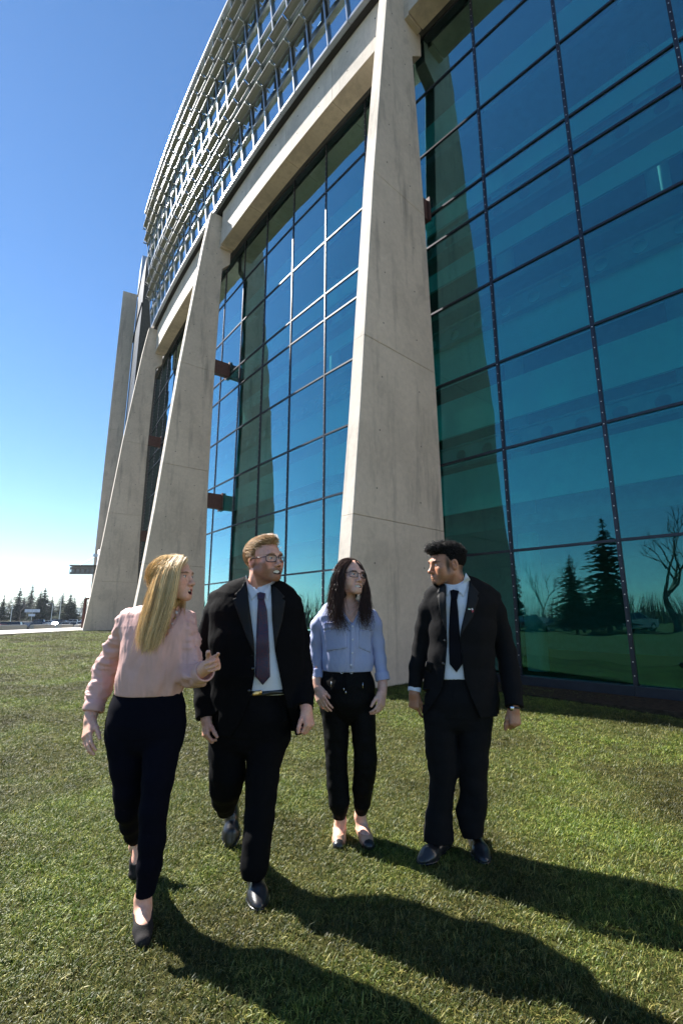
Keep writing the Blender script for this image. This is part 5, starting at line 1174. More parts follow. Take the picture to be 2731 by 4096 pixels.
def man_glasses():
    Y = 2.93; Hd = Head(W(1058, 2240, 2.88), 49, -2, -4, 1.13, False, 'laugh', 1.10)
    def beard(x, y, z):
        side = np.clip((np.abs(x) - .034) / .010, 0, 1) * np.clip((-.012 - z) / .02, 0, 1) * np.clip((.012 - y) / .01, 0, 1) * np.clip((y + .088) / .012, 0, 1)
        chin = np.clip((-.093 - z) / .008, 0, 1) * np.clip((-.0 - y) / .01, 0, 1); jaw = np.clip((-.070 - z - .35 * (y + .03)) / .012, 0, 1) * np.clip((.01 - y) / .01, 0, 1)
        mous = np.clip((1.1 - np.sqrt((x / .024)**2 + ((z + .055) / .005)**2)) * 3, 0, 1) * (y < -.08) * .28
        return np.clip(np.maximum.reduce([side, chin, jaw, mous]) * 1.1, 0, .68) * (z > -.135)
    D = dict(Y=Y, at=(-.45, 2.93, 0), label='person in open black suit, glasses and dark paisley tie with brass belt buckle', skin=(.73, .405, .30), lip=(.45, .16, .14), brow=(.20, .11, .05), blush=.6, stubble=(beard, (.16, .078, .036)), head=Hd, neck=W(1035, 2352, 2.93), rn=.064, seed=11, look=5,
      torso=[(2338, 965, 1100, .055), (2362, 905, 1150, .085), (2385, 858, 1190, .105), (2440, 838, 1212, .140), (2560, 838, 1214, .160), (2690, 840, 1220, .165), (2780, 842, 1224, .162)], skirt=[(2860, 838, 1232, .165), (2950, 832, 1240, .165)],
      shirt_bottom=2768, hem=(795, 1260, 2925), collar_gap=[(1030, 2375), (1048, 2352), (1062, 2378), (1046, 2400)],
      collar=[[(984, 2300), (976, 2330), (1007, 2402), (1040, 2368), (1010, 2345), (992, 2318)], [(1080, 2336), (1050, 2369), (1072, 2406), (1086, 2350)]],
      tie=[(1032, 2392), (1056, 2392), (1068, 2440), (1074, 2520), (1078, 2600), (1081, 2706), (1051, 2740), (1021, 2706), (1024, 2600), (1027, 2500), (1030, 2440)], knot=[(1028, 2372), (1040, 2368), (1062, 2373), (1058, 2398), (1030, 2398)], tie_mat='paisley', suit='suit_black',
      arms=[[(872, 2400, 2.95, 34), (858, 2450, 2.96, 40), (836, 2545, 2.99, 46), (822, 2640, 3.0, 48), (819, 2720, 2.98, 46), (821, 2800, 2.93, 42), (824, 2874, 2.89, 39)], [(1170, 2412, 2.95, 34), (1178, 2470, 2.97, 40), (1192, 2560, 3.0, 45), (1206, 2680, 2.98, 46), (1210, 2770, 2.90, 44), (1212, 2836, 2.82, 41)]],
      open=[(985, 2318), (1000, 2440), (1017, 2570), (1019, 2696), (1008, 2761), (985, 2830), (960, 2890), (905, 2975), (1190, 2975), (1169, 2895), (1147, 2823), (1129, 2750), (1100, 2606), (1088, 2480), (1084, 2346), (1075, 2300), (1000, 2290)],
      lapels=[[(981, 2320), (966, 2352), (936, 2380), (950, 2388), (931, 2396), (960, 2480), (990, 2560), (1018, 2625), (1016, 2560), (1000, 2440), (986, 2340)], [(1083, 2338), (1108, 2352), (1140, 2388), (1128, 2394), (1142, 2404), (1130, 2480), (1108, 2560), (1100, 2600), (1092, 2520), (1087, 2440)]],
      shoulders=[[(992, 2338, 2.95, 16), (925, 2360, 2.96, 18), (858, 2387, 2.96, 21)], [(1078, 2350, 2.95, 16), (1130, 2370, 2.96, 18), (1186, 2404, 2.96, 21)]],
      buttons=[(1011, 2674), (997, 2763)],
      pelvis=[(2762, 905, 1138, .140), (2860, 862, 1166, .150), (2930, 838, 1162, .13), (2975, 842, 1150, .05)],
      legs=[[(2950, 838, 984, .100), (3012, 838, 984, .095), (3093, 841, 981, .090), (3146, 840, 968, .085, .02), (3190, 850, 950, .075, .12), (3232, 866, 940, .066, .26)], [(2950, 992, 1158, .105), (3012, 988, 1134, .098, -.03), (3113, 985, 1114, .090, -.07), (3186, 986, 1102, .084, -.10), (3275, 982, 1092, .078, -.14), (3356, 976, 1080, .074, -.17), (3412, 972, 1074, .072, -.18), (3457, 965, 1071, .074, -.19), (3505, 972, 1058, .072, -.19)]],
      hems=[(W(900, 3240, 3.22), (0, .35, -1)), (W(1015, 3508, 2.74), (0, -.12, -1))],
      shoes=[(Gp(1014, 3498, 0.), Gp(1036, 3652, 0.), (0, 0, 1)), (Gp(921, 3396, 0.) + np.array([-.03, .20, .19]), Gp(921, 3396, 0.), (0, -.6, 1))],
      hands=[dict(wrist=W(826, 2876, 2.88), arm=W(824, 2830, 2.91), dir=(.10, -.30, -.9), back=(-.85, -.5, .1), side=1, sc=.98, curls=((.7, 1.0, .5), (.8, 1.1, .6), (.85, 1.1, .6), (.9, 1.1, .6)), thumb=(.55, .05)),
             dict(wrist=W(1226, 2838, 2.81), arm=W(1213, 2790, 2.87), dir=(.22, -.35, -.85), back=(.75, -.6, .1), side=-1, sc=.96, curls=((.9, 1.1, .5), (1.0, 1.1, .6), (1.0, 1.1, .6), (1.0, 1.1, .6)), thumb=(.5, .2))],
      core=[[(W(1035, 2352, 2.93), .05), (W(1030, 2500, Y), .12), (W(1030, 2700, Y), .12), (W(1010, 2880, Y), .11)], [(W(868, 2410, 2.95), .03), (W(822, 2640, 3.0), .03), (W(824, 2850, 2.9), .026)], [(W(1178, 2420, 2.95), .03), (W(1204, 2660, 2.98), .03), (W(1214, 2810, 2.85), .026)], [(W(1070, 2950, Y), .06), (W(1044, 3186, 2.83), .04), (W(1018, 3480, 2.76), .03)], [(W(915, 2950, Y), .06), (W(905, 3146, 2.95), .04), (W(900, 3225, 3.18), .03)]])
    p, Hd, body, g = suit_man(D)
    Hd.glasses(p, M['frame_black'])
    hv = Vox(Hd.c - .17, Hd.c + .19, .0035); hv.ell(Hd.P(0, .028, .038), np.array([.080, .104, .088]) * Hd.sc, 0, 'add', Hd.R); hv.ell(Hd.P(0, -.020, .098), np.array([.056, .072, .030]) * Hd.sc, .02, 'add', Hd.R); local_half(hv, Hd, (0, 0, .004), (0, -1.0, -1))
    for sx in (-1, 1): hv.ell(Hd.P(sx * .085, -.055, .035), np.array([.030, .045, .045]) * Hd.sc, .01, 'cut', Hd.R)
    cols = [(.56, .36, .18), (.70, .48, .26), (.26, .145, .065), (.42, .25, .115)]; mass = hair_mass('hair', hv, (.26, .15, .07), p)
    short_hair('hair_strands', mass, 2600, .055, lambda q: Hd.R @ np.array([0.1, 1.0, .12 if (Hd.R.T @ (q - Hd.c))[2] > .06 else -.55]), .10, cols, p, 1, .0013, .010)
    bb = patch('belt_buckle', bvh_of(g['trousers'], g['shirt']), [(1008, 2766), (1046, 2760), (1049, 2778), (1010, 2784)], Y - .13, M['gold'], p, .014, .010, 8)
    patch('belt', bvh_of(g['trousers'], g['shirt']), [(1000, 2764), (1040, 2766), (1134, 2758), (1136, 2776), (1040, 2784), (998, 2783)], Y - .13, M['leather'], p, .006, .006, 10)
def man_goatee():
    Y = 3.16; Hd = Head(W(1785, 2257, 3.13), -74, 6, 2, 1.10, False, 'closed', 1.02)
    def goat(x, y, z):
        g = np.clip((1.15 - np.sqrt((x / .024)**2 + ((z + .106) / .020)**2)) * 4, 0, 1) * (y < -.045) * .95
        mous = np.clip((1.1 - np.sqrt((x / .026)**2 + ((z + .055) / .005)**2)) * 3, 0, 1) * (y < -.08) * .5
        sb = np.clip((np.abs(x) - .052) / .01, 0, 1) * np.clip(1.2 - np.sqrt(((y + .028) / .016)**2 + ((z - .0) / .055)**2), 0, 1) * 1.4
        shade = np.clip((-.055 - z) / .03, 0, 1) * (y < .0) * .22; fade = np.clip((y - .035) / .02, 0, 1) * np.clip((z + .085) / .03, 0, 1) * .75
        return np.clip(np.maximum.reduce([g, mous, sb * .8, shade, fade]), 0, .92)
    D = dict(Y=Y, at=(.60, 3.16, 0), label='person in open charcoal suit and black tie with small flag pin and wristwatch', skin=(.45, .225, .13), lip=(.30, .12, .10), brow=(.014, .010, .008), blush=.15, stubble=(goat, (.020, .014, .012)), head=Hd, neck=W(1826, 2352, 3.17), rn=.062, seed=31, look=-8,
      torso=[(2330, 1770, 1880, .055), (2350, 1745, 1925, .085), (2372, 1712, 1975, .100), (2420, 1706, 1988, .125), (2520, 1712, 1978, .135), (2620, 1712, 1972, .130), (2720, 1700, 1980, .132)], skirt=[(2790, 1690, 1988, .138), (2880, 1686, 1996, .140)],
      shirt_bottom=2712, hem=(1680, 2006, 2856), collar_gap=[(1795, 2350), (1814, 2345), (1832, 2360), (1816, 2392)],
      collar=[[(1783, 2338), (1784, 2385), (1790, 2386), (1810, 2352), (1796, 2345)], [(1862, 2290), (1880, 2318), (1852, 2388), (1820, 2355), (1850, 2330)]],
      tie=[(1802, 2392), (1826, 2392), (1832, 2450), (1838, 2540), (1842, 2600), (1849, 2656), (1825, 2690), (1797, 2656), (1794, 2600), (1794, 2520), (1798, 2440)], knot=[(1799, 2362), (1812, 2358), (1834, 2364), (1828, 2397), (1802, 2397)], tie_mat='tie_black', suit='suit_grey',
      arms=[[(1728, 2384, 3.17, 30), (1710, 2440, 3.19, 35), (1695, 2510, 3.22, 35), (1682, 2590, 3.24, 32), (1667, 2670, 3.22, 28), (1657, 2754, 3.19, 25)], [(1964, 2388, 3.17, 32), (1984, 2450, 3.18, 38), (2002, 2530, 3.20, 40), (2022, 2605, 3.20, 40), (2037, 2675, 3.16, 38), (2049, 2750, 3.11, 36), (2056, 2828, 3.06, 35)]],
      open=[(1782, 2330), (1784, 2440), (1784, 2521), (1788, 2571), (1780, 2666), (1776, 2712), (1760, 2772), (1735, 2812), (1700, 2860), (1700, 2900), (1930, 2900), (1916, 2862), (1883, 2789), (1856, 2712), (1849, 2655), (1837, 2559), (1845, 2502), (1864, 2425), (1876, 2330), (1850, 2290), (1800, 2300)],
      lapels=[[(1780, 2340), (1756, 2352), (1744, 2372), (1754, 2378), (1748, 2384), (1760, 2460), (1786, 2535), (1784, 2440)], [(1877, 2325), (1894, 2345), (1916, 2372), (1906, 2384), (1914, 2392), (1890, 2470), (1850, 2530), (1838, 2560), (1846, 2502), (1865, 2425)]],
      shoulders=[[(1775, 2354, 3.17, 16), (1740, 2366, 3.18, 17), (1717, 2380, 3.18, 18)], [(1882, 2346, 3.17, 16), (1935, 2364, 3.18, 17), (1984, 2382, 3.18, 18)]],
      flaps=[[(1708, 2640), (1730, 2652), (1722, 2692), (1699, 2676)]], buttons=[(1779, 2562), (1772, 2655)],
      pelvis=[(2704, 1735, 1945, .110), (2800, 1700, 1962, .125), (2860, 1695, 1964, .11), (2905, 1700, 1958, .045)],
      legs=[[(2880, 1697, 1824, .095), (2949, 1703, 1824, .090), (3006, 1705, 1826, .085), (3067, 1714, 1832, .080), (3159, 1719, 1814, .075), (3205, 1720, 1812, .075), (3274, 1704, 1806, .078), (3330, 1699, 1810, .080), (3368, 1696, 1812, .080)], [(2880, 1830, 1965, .095), (2949, 1829, 1956, .090), (3044, 1833, 1948, .085), (3140, 1838, 1942, .080), (3198, 1838, 1942, .078), (3250, 1826, 1940, .076), (3297, 1838, 1931, .072), (3345, 1850, 1930, .070)]],
      hems=[(W(1755, 3366, 3.16), (0, -.1, -1)), (W(1890, 3348, 3.16), (.1, -.2, -1))],
      shoes=[(Gp(1800, 3385, .0), Gp(1676, 3464, 0.), (0, 0, 1)), (Gp(1880, 3345, .0), Gp(1941, 3464, 0.), (0, 0, 1))],
      hands=[dict(wrist=W(1656, 2774, 3.18), arm=W(1658, 2735, 3.2), dir=(-.05, -.1, -1), back=(-.5, -.8, .1), side=1, sc=.92, curls=((.5, .4, .2), (1.2, 1.5, .7), (1.3, 1.5, .8), (1.3, 1.5, .8)), thumb=(.35, .2)),
             dict(wrist=W(2052, 2834, 3.065), arm=W(2054, 2790, 3.11), dir=(-.03, -.25, -1), back=(.25, -.95, .1), side=-1, sc=1.0, curls=((1.2, 1.4, .7), (1.25, 1.5, .8), (1.25, 1.5, .8), (1.25, 1.5, .8)), thumb=(.35, .2), spread=.02)],
      core=[[(W(1826, 2352, 3.17), .05), (W(1840, 2500, Y), .10), (W(1840, 2700, Y), .09), (W(1830, 2850, Y), .09)], [(W(1728, 2395, 3.17), .02), (W(1679, 2610, 3.24), .02), (W(1658, 2740, 3.2), .02)], [(W(1962, 2400, 3.17), .025), (W(2024, 2640, 3.2), .025), (W(2054, 2800, 3.07), .025)], [(W(1890, 2900, Y), .05), (W(1890, 3140, Y), .04), (W(1890, 3330, Y), .03)], [(W(1765, 2900, Y), .05), (W(1766, 3140, Y), .04), (W(1758, 3350, Y), .03)]])
    p, Hd, body, g = suit_man(D)
    hv = Vox(Hd.c - .17, Hd.c + .19, .0035); hv.ell(Hd.P(0, .026, .038), np.array([.079, .103, .088]) * Hd.sc, 0, 'add', Hd.R); hv.ell(Hd.P(0, -.036, .092), np.array([.062, .082, .036]) * Hd.sc, .02, 'add', Hd.R); local_half(hv, Hd, (0, -.002, .006), (0, -.75, -1))
    for sx in (-1, 1): hv.ell(Hd.P(sx * .088, -.075, .022), np.array([.026, .034, .034]) * Hd.sc, .01, 'cut', Hd.R)
    hv.wrinkle(.004, 210, 2, box=lambda q: np.clip(((q - Hd.c) @ Hd.R[:, 2] - .04) / .03, 0, 1)); mass = hair_mass('hair', hv, (.010, .009, .009), p)
    short_hair('hair_curls', mass, 2400, .030, lambda q: Hd.R @ np.array([.3, -.6, .3]), .10, [(.012, .010, .010), (.02, .017, .016), (.007, .006, .006)], p, 1, .0012, .009, .007, sel=lambda q: ((q - Hd.c) @ Hd.R[:, 2]) > .05)
    short_hair('hair_sides', mass, 900, .012, lambda q: Hd.R @ np.array([0, .5, -1.]), .10, [(.012, .010, .010)], p, 2, .0009, .002)
    gv = Vox(Hd.c - .17, Hd.c + .1, .003); gv.ell(Hd.P(0, -.078, -.104), np.array([.023, .022, .020]) * Hd.sc, 0, 'add', Hd.R); vv = hair_mass('goatee', gv, (.012, .010, .009), p)
    bj = g['bj']; pin = empty('flag_pin'); pin.parent = p
    def pl(name, q, col, lift=.009):
        o = patch(name, bj, q, Y - .14, simple(name + '_enamel', col, .3, 0, .5, .02), p, lift, .002, 20, False); o.parent = pin; o.matrix_parent_inverse = Matrix.Translation(p.location).inverted()
    pl('green_stripe', [(1871, 2432), (1882, 2433), (1882, 2436), (1871, 2435)], (.02, .25, .10)); pl('white_stripe', [(1871, 2435), (1882, 2436), (1882, 2439), (1871, 2438)], (.8, .8, .8)); pl('black_stripe', [(1871, 2438), (1882, 2439), (1882, 2442), (1871, 2441)], (.02, .02, .02)); pl('red_bar', [(1880, 2433), (1884, 2433), (1884, 2442), (1880, 2442)], (.5, .03, .04), .011)
    pl('white_fly', [(1883, 2434), (1888, 2432), (1892, 2438), (1886, 2444)], (.8, .8, .8)); pl('red_fly', [(1886, 2444), (1892, 2438), (1893, 2446), (1888, 2451)], (.5, .02, .05), .011)
    e = W(1657, 2756, 3.19); f = W(1660, 2730, 3.20); v = Vox(e - .1, e + .1, .0035); v.cone(f, e + (e - f) * .6, .040, .041, 0); v.halfspace(e + (e - f) * .45, e - f); v.halfspace(e - (e - f) * .3, f - e); v.cone(f, e + (e - f) * 3, .036, .036, 0, 'cut'); vox_obj('shirt_cuff', v, M['shirt'], p)
    c = W(2053, 2833, 3.068); a = np.array([-.03, -.25, -1.]); F = frame_from(a, (0, -1, 0)); m = MB(); m.tube([c + F @ np.array([.0, .033 * math.cos(t), .033 * math.sin(t)]) for t in np.linspace(0, 6.2832, 25)], .006, 8, False); o = m.build('wristwatch', M['leather'], None, True); attach(o, p)
    m = MB(); q = c + F @ np.array([0, -.022, .028]); dd = F @ np.array([0, -.6, .8]); m.tube([q, q + dd * .008], .017, 16); w_ = m.build('watch_case', M['silver_small'], None, True); under(w_, o)
# ------------------------------------------------------------------ woman in striped shirt
def woman_stripes():
    Y = 3.30; p = empty('person', (.04, 3.30, 0), 'person in blue and white striped shirt, glasses and black drawstring trousers', 'person', 'four people walking side by side on the lawn'); base = (.77, .475, .36)
    Hd = Head(W(1402, 2306, 3.27), 30, -3, 4, 1.06, True, 'smile'); nb = W(1394, 2440, 3.31)
    v = Vox(Hd.c - np.array([.18, .18, .42]), Hd.c + np.array([.17, .17, .17]), .0027); Hd.build(v, nb, .048)
    v.loft(rowsW([(2430, 1340, 1445, .05), (2455, 1290, 1480, .08), (2520, 1290, 1480, .096)], Y), .03); v.halfspace(W(1394, 2530, Y), (0, 0, -1)); head = v.mesh(); cols = Hd.paint(head[0], base, (.50, .17, .17), (.055, .03, .022), .3)
    hs = []
    for wr, arm, d, bk, sd, cu, th in ((W(1266, 2752, 3.24), W(1264, 2705, 3.28), W(1292, 2815, 3.19) - W(1266, 2752, 3.24), (-.5, -.85, .2), 1, ((.2, .35, .2), (.25, .4, .3), (.3, .45, .3), (.35, .5, .3)), (.35, .12)),
                                      (W(1528, 2768, 3.24), W(1530, 2715, 3.28), W(1524, 2820, 3.20) - W(1528, 2768, 3.24), (.75, -.6, .1), -1, ((.5, .5, .3), (.55, .6, .35), (.6, .6, .4), (.6, .65, .4)), (.40, .12))):
        v = Vox(wr - .2, wr + .2, .0031); v.cone(arm, wr, .030, .025, .02); hand(v, wr, d, bk, sd, .93, cu, th, .05, .025); hs.append(v.mesh())
    feet = []
    for an, kn, he, to in ((W(1362, 3282, 3.33), W(1358, 3220, 3.33), Gp(1362, 3318, 0.), Gp(1352, 3408, 0.)), (W(1440, 3266, 3.36), W(1442, 3200, 3.35), Gp(1428, 3318, 0.), Gp(1482, 3408, 0.))):
        he = to + (he - to) / np.linalg.norm(he - to) * .245; he[2] = .008; feet.append((an, he, to)); v = Vox(np.minimum(he, to) - .1, np.maximum(np.maximum(he, to), kn) + .1, .0042); foot_skin(v, an, he, to); v.cone(an, kn, .033, .036, .02); hs.append(v.mesh())
    core = body_core([[(nb, .045), (W(1390, 2560, Y), .09), (W(1388, 2680, Y), .09), (W(1392, 2790, Y), .10)], [(W(1290, 2465, Y), .02), (W(1268, 2580, 3.32), .02), (W(1265, 2715, 3.28), .022)], [(W(1494, 2460, Y), .02), (W(1515, 2580, 3.32), .02), (W(1529, 2720, 3.28), .022)], [(W(1340, 2850, Y), .05), (W(1350, 3047, Y), .035), (W(1358, 3240, 3.33), .03)], [(W(1450, 2850, Y), .05), (W(1460, 3040, 3.28), .035), (W(1442, 3230, 3.35), .03)]])
    V, Q = join_vq(head, *hs, core); C = np.tile(np.array(base), (len(V), 1)); C[:len(head[0])] = cols; body = vox_obj('body', (V, Q), M['skin'], p, C); Hd.extras(p, 'eye_brown', 12); Hd.glasses(p, M['frame_black'], .0255, .0165, -.002, .0017)
    tor = rowsW([(2424, 1345, 1440, .05), (2440, 1295, 1475, .07), (2465, 1276, 1494, .092), (2520, 1284, 1488, .112), (2580, 1294, 1482, .115), (2640, 1290, 1487, .116), (2682, 1288, 1486, .112)], Y)
    v = Vox(*box_of([tor], .05), .005); v.loft(tor, .03); v.wrinkle(.0050, 22, 6, (1, 1, .4)); v.wrinkle(.0016, 50, 7, (1, 1, .5)); a = W(1200, 2683, Y); v.halfspace(a, (0, 0, -1))
    v.cone(nb - np.array([0, 0, .02]), nb + np.array([0, 0, .2]), .060, .062, 0, 'cut'); v.poly_cut([(1366, 2385), (1442, 2385), (1440, 2430), (1430, 2452), (1411, 2492), (1404, 2490), (1376, 2455), (1368, 2425)], Y)
    sh = vox_obj('shirt', v, M['stripe_v'], p); bs = bvh_of(sh, body)
    for arm, cuff in (([(1292, 2462, 3.31, 24), (1276, 2500, 3.32, 31), (1268, 2560, 3.33, 29), (1266, 2630, 3.33, 27), (1266, 2690, 3.30, 22)], [(1266, 2684, 3.30, 25), (1268, 2716, 3.28, 25)]), ([(1486, 2462, 3.31, 24), (1496, 2500, 3.32, 29), (1506, 2570, 3.33, 29), (1516, 2640, 3.32, 27), (1526, 2700, 3.29, 24)], [(1526, 2692, 3.29, 29), (1531, 2722, 3.28, 30)])):
        a = chainW(arm); c = chainW(cuff); v = Vox(*box_of([a, c], .04), .005); v.chain(a, .02); v.wrinkle(.0045, 26, len(arm) + arm[0][0], (1, 1, .7)); v.halfspace(a[-1][0] + (0, 0, -.01), (0, 0, -1)); vox_obj('sleeve', v, M['stripe_v'], p)
        v = Vox(*box_of([c], .04), .0035); v.chain(c, 0); d = c[1][0] - c[0][0]; v.halfspace(c[1][0], d); v.halfspace(c[0][0] - d * .1, -d); v.cone(c[0][0] - d, c[1][0] + d, c[1][1] - .007, c[1][1] - .007, 0, 'cut'); vox_obj('sleeve_cuff', v, M['stripe_d'], p)
    patch('chest_pocket', bs, [(1296, 2520), (1386, 2514), (1388, 2594), (1350, 2599), (1306, 2606)], 3.18, M['stripe_h'], p, .004, .004, 8); patch('chest_pocket', bs, [(1436, 2520), (1480, 2524), (1482, 2612), (1434, 2592)], 3.18, M['stripe_h'], p, .004, .004, 8)
    patch('pocket_flap', bs, [(1295, 2490), (1372, 2486), (1375, 2510), (1295, 2521)], 3.18, M['stripe_h'], p, .008, .004, 8); patch('pocket_flap', bs, [(1438, 2486), (1488, 2504), (1490, 2524), (1438, 2514)], 3.18, M['stripe_h'], p, .008, .004, 8)
    patch('button_placket', bs, [(1400, 2494), (1420, 2494), (1422, 2560), (1414, 2670), (1402, 2676), (1398, 2660), (1400, 2560)], 3.18, M['stripe_v'], p, .004, .004, 8)
    patch('shirt_collar', bs, [(1354, 2408), (1372, 2420), (1378, 2452), (1404, 2492), (1396, 2496), (1366, 2470), (1350, 2430)], 3.2, M['stripe_d'], p, .006, .005, 7); patch('shirt_collar', bs, [(1438, 2425), (1450, 2420), (1448, 2450), (1424, 2496), (1410, 2494), (1428, 2455)], 3.2, M['stripe_d'], p, .006, .005, 7)
    b2 = bvh_of(sh)
    for x, y in ((1409, 2505), (1411, 2558), (1409, 2611), (1403, 2660)):
        h, n = onto(b2, x, y, 3.18); e = (CO - h).normalized(); m = MB(); m.tube([h + e * .007, h + e * .010, h + e * .011], [.0065, .0065, .004], 12); o = m.build('button', M['button'], None, True); attach(o, p)
    pel = rowsW([(2680, 1292, 1480, .105), (2742, 1283, 1498, .115), (2800, 1280, 1502, .118), (2830, 1281, 1500, .10), (2862, 1284, 1498, .04)], Y)
    ll = rowsW([(2840, 1281, 1392, .090), (2939, 1294, 1393, .082), (3047, 1304, 1392, .076), (3138, 1307, 1392, .074), (3205, 1314, 1396, .074), (3236, 1324, 1390, .066), (3250, 1330, 1382, .050), (3268, 1329, 1381, .048)], Y); rl = rowsW([(2840, 1397, 1500, .090), (2957, 1410, 1502, .082, -.02), (3035, 1414, 1508, .078, -.03), (3076, 1413, 1506, .076, -.02), (3150, 1410, 1494, .074, .0), (3205, 1413, 1483, .072, .03), (3235, 1419, 1472, .062, .05), (3250, 1424, 1466, .046, .05)], Y)
    v = Vox(*box_of([pel, ll, rl], .04), .0058); v.loft(pel, .02); v.loft(ll, .008); v.loft(rl, .008); v.wrinkle(.005, 20, 9, (1, 1, .6)); v.wrinkle(.002, 48, 10); cut_below(v, W(1355, 3272, 3.30), rad=.09); cut_below(v, W(1445, 3254, 3.35), rad=.09); v.halfspace(W(1390, 2678, Y), (0, 0, 1)); tr = vox_obj('trousers', v, M['black_cloth'], p); bt = bvh_of(tr)
    for x in (1367, 1405):
        h, n = onto(bt, x, 2689, 3.19); m = MB(); m.tube([h + Vector((.0085 * math.cos(t), -.004, .0085 * math.sin(t))) for t in np.linspace(0, 6.2832, 13)], .0022, 6, False); o = m.build('eyelet', M['silver_small'], None, True); attach(o, p)
    for x, y in ((1325, 2737), (1451, 2742)):
        h, n = onto(bt, x, y, 3.19); m = MB(); m.tube([h + Vector((0, -.004, .018)), h + Vector((-.002, -.005, -.014))], [.0022, .003], 6); o = m.build('zip_pull', M['silver_small'], None, True); attach(o, p)
    for x, y0, y1 in ((1375, 2692, 2752), (1383, 2692, 2764)):
        pts = [onto(bt, x, y, 3.19)[0] + Vector((0, -.005, 0)) for y in np.linspace(y0, y1, 8)]; m = MB(); m.tube(pts, .0025, 6); dc = m.build('drawcord', M['black_cloth'], None, True); attach(dc, p); m = MB(); m.tube([pts[-1], pts[-1] + Vector((0, 0, -.014))], .0035, 8); o = m.build('cord_tip', M['silver_small'], None, True); under(o, dc)
    for an, he, to in feet: flat_shoe('ballet_flat', an, he, to, M['tan_leather'], p, M['leather'])
    pts = [onto(bs, x, y, 3.2)[0] + Vector((0, -.003, 0)) for x, y in ((1378, 2426), (1388, 2446), (1398, 2456), (1408, 2446), (1418, 2428))]; strip_tube('necklace', pts, .0009, M['silver_small'], p, 5)
    # hair
    hv = Vox(Hd.c - .17, Hd.c + .16, .004); hv.ell(Hd.P(0, .030, .038), np.array([.082, .104, .088]) * Hd.sc, 0, 'add', Hd.R); hv.ell(Hd.P(0, -.078, -.020), np.array([.066, .062, .092]) * Hd.sc, .004, 'cut', Hd.R); hv.ell(Hd.P(0, .045, -.06), np.array([.078, .065, .10]) * Hd.sc, .02, 'add', Hd.R); und = hair_mass('hair_underlayer', hv, (.022, .012, .010), p)
    g = lambda *q: [W(*x) for x in q]; cols = [(.036, .016, .011), (.062, .026, .016), (.018, .010, .009), (.095, .042, .025)]
    GL = [g((1408, 2242, 3.20), (1376, 2272, 3.18), (1366, 2330, 3.175), (1366, 2390, 3.18), (1364, 2440, 3.17), (1378, 2480, 3.165), (1410, 2512, 3.16)), g((1402, 2240, 3.22), (1362, 2275, 3.185), (1352, 2340, 3.175), (1352, 2400, 3.17), (1350, 2450, 3.16), (1356, 2490, 3.155), (1360, 2530, 3.155)),
          g((1394, 2240, 3.25), (1348, 2280, 3.20), (1338, 2350, 3.19), (1334, 2410, 3.18), (1336, 2455, 3.165), (1320, 2490, 3.16), (1308, 2512, 3.16)), g((1386, 2243, 3.28), (1336, 2290, 3.24), (1326, 2350, 3.23), (1318, 2400, 3.21), (1310, 2440, 3.19), (1325, 2470, 3.17), (1340, 2500, 3.16))]
    strands('hair', GL, 1100, .0010, cols, p, 11, .0045, .015, 12, 20, .4, .012, .5, 70, .007); strands('hair_flyaway', GL, 60, .0005, cols, p, 15, .016, .010, 9, 16, .4, .03, .3)
    GR = [g((1424, 2246, 3.21), (1446, 2270, 3.20), (1455, 2320, 3.22), (1452, 2380, 3.22), (1440, 2430, 3.19), (1442, 2480, 3.17), (1455, 2515, 3.165)), g((1420, 2243, 3.24), (1452, 2275, 3.24), (1460, 2340, 3.25), (1464, 2400, 3.23), (1462, 2450, 3.18), (1468, 2500, 3.165), (1474, 2520, 3.16)), g((1416, 2241, 3.27), (1454, 2285, 3.28), (1464, 2350, 3.29), (1474, 2410, 3.25), (1482, 2450, 3.20), (1482, 2490, 3.18), (1478, 2515, 3.17))]
    strands('hair_far_side', GR, 760, .0010, cols, p, 12, .0045, .014, 12, 20, .4, .012, .46, 50, .007)
    GC = [g((1424, 2250, 3.17), (1412, 2241, 3.23), (1390, 2246, 3.30), (1370, 2270, 3.34)), g((1400, 2256, 3.17), (1380, 2262, 3.18), (1360, 2290, 3.19), (1352, 2330, 3.19))]
    short_hair('hair_top', und, 1500, .09, lambda q: Hd.R @ np.array([.55 * (1 if (Hd.R.T @ (q - Hd.c))[0] > .005 else -1), .5, -.6]), .10, cols, p, 14, .0009, .003)
woman_pink(); man_glasses(); woman_stripes(); man_goatee()
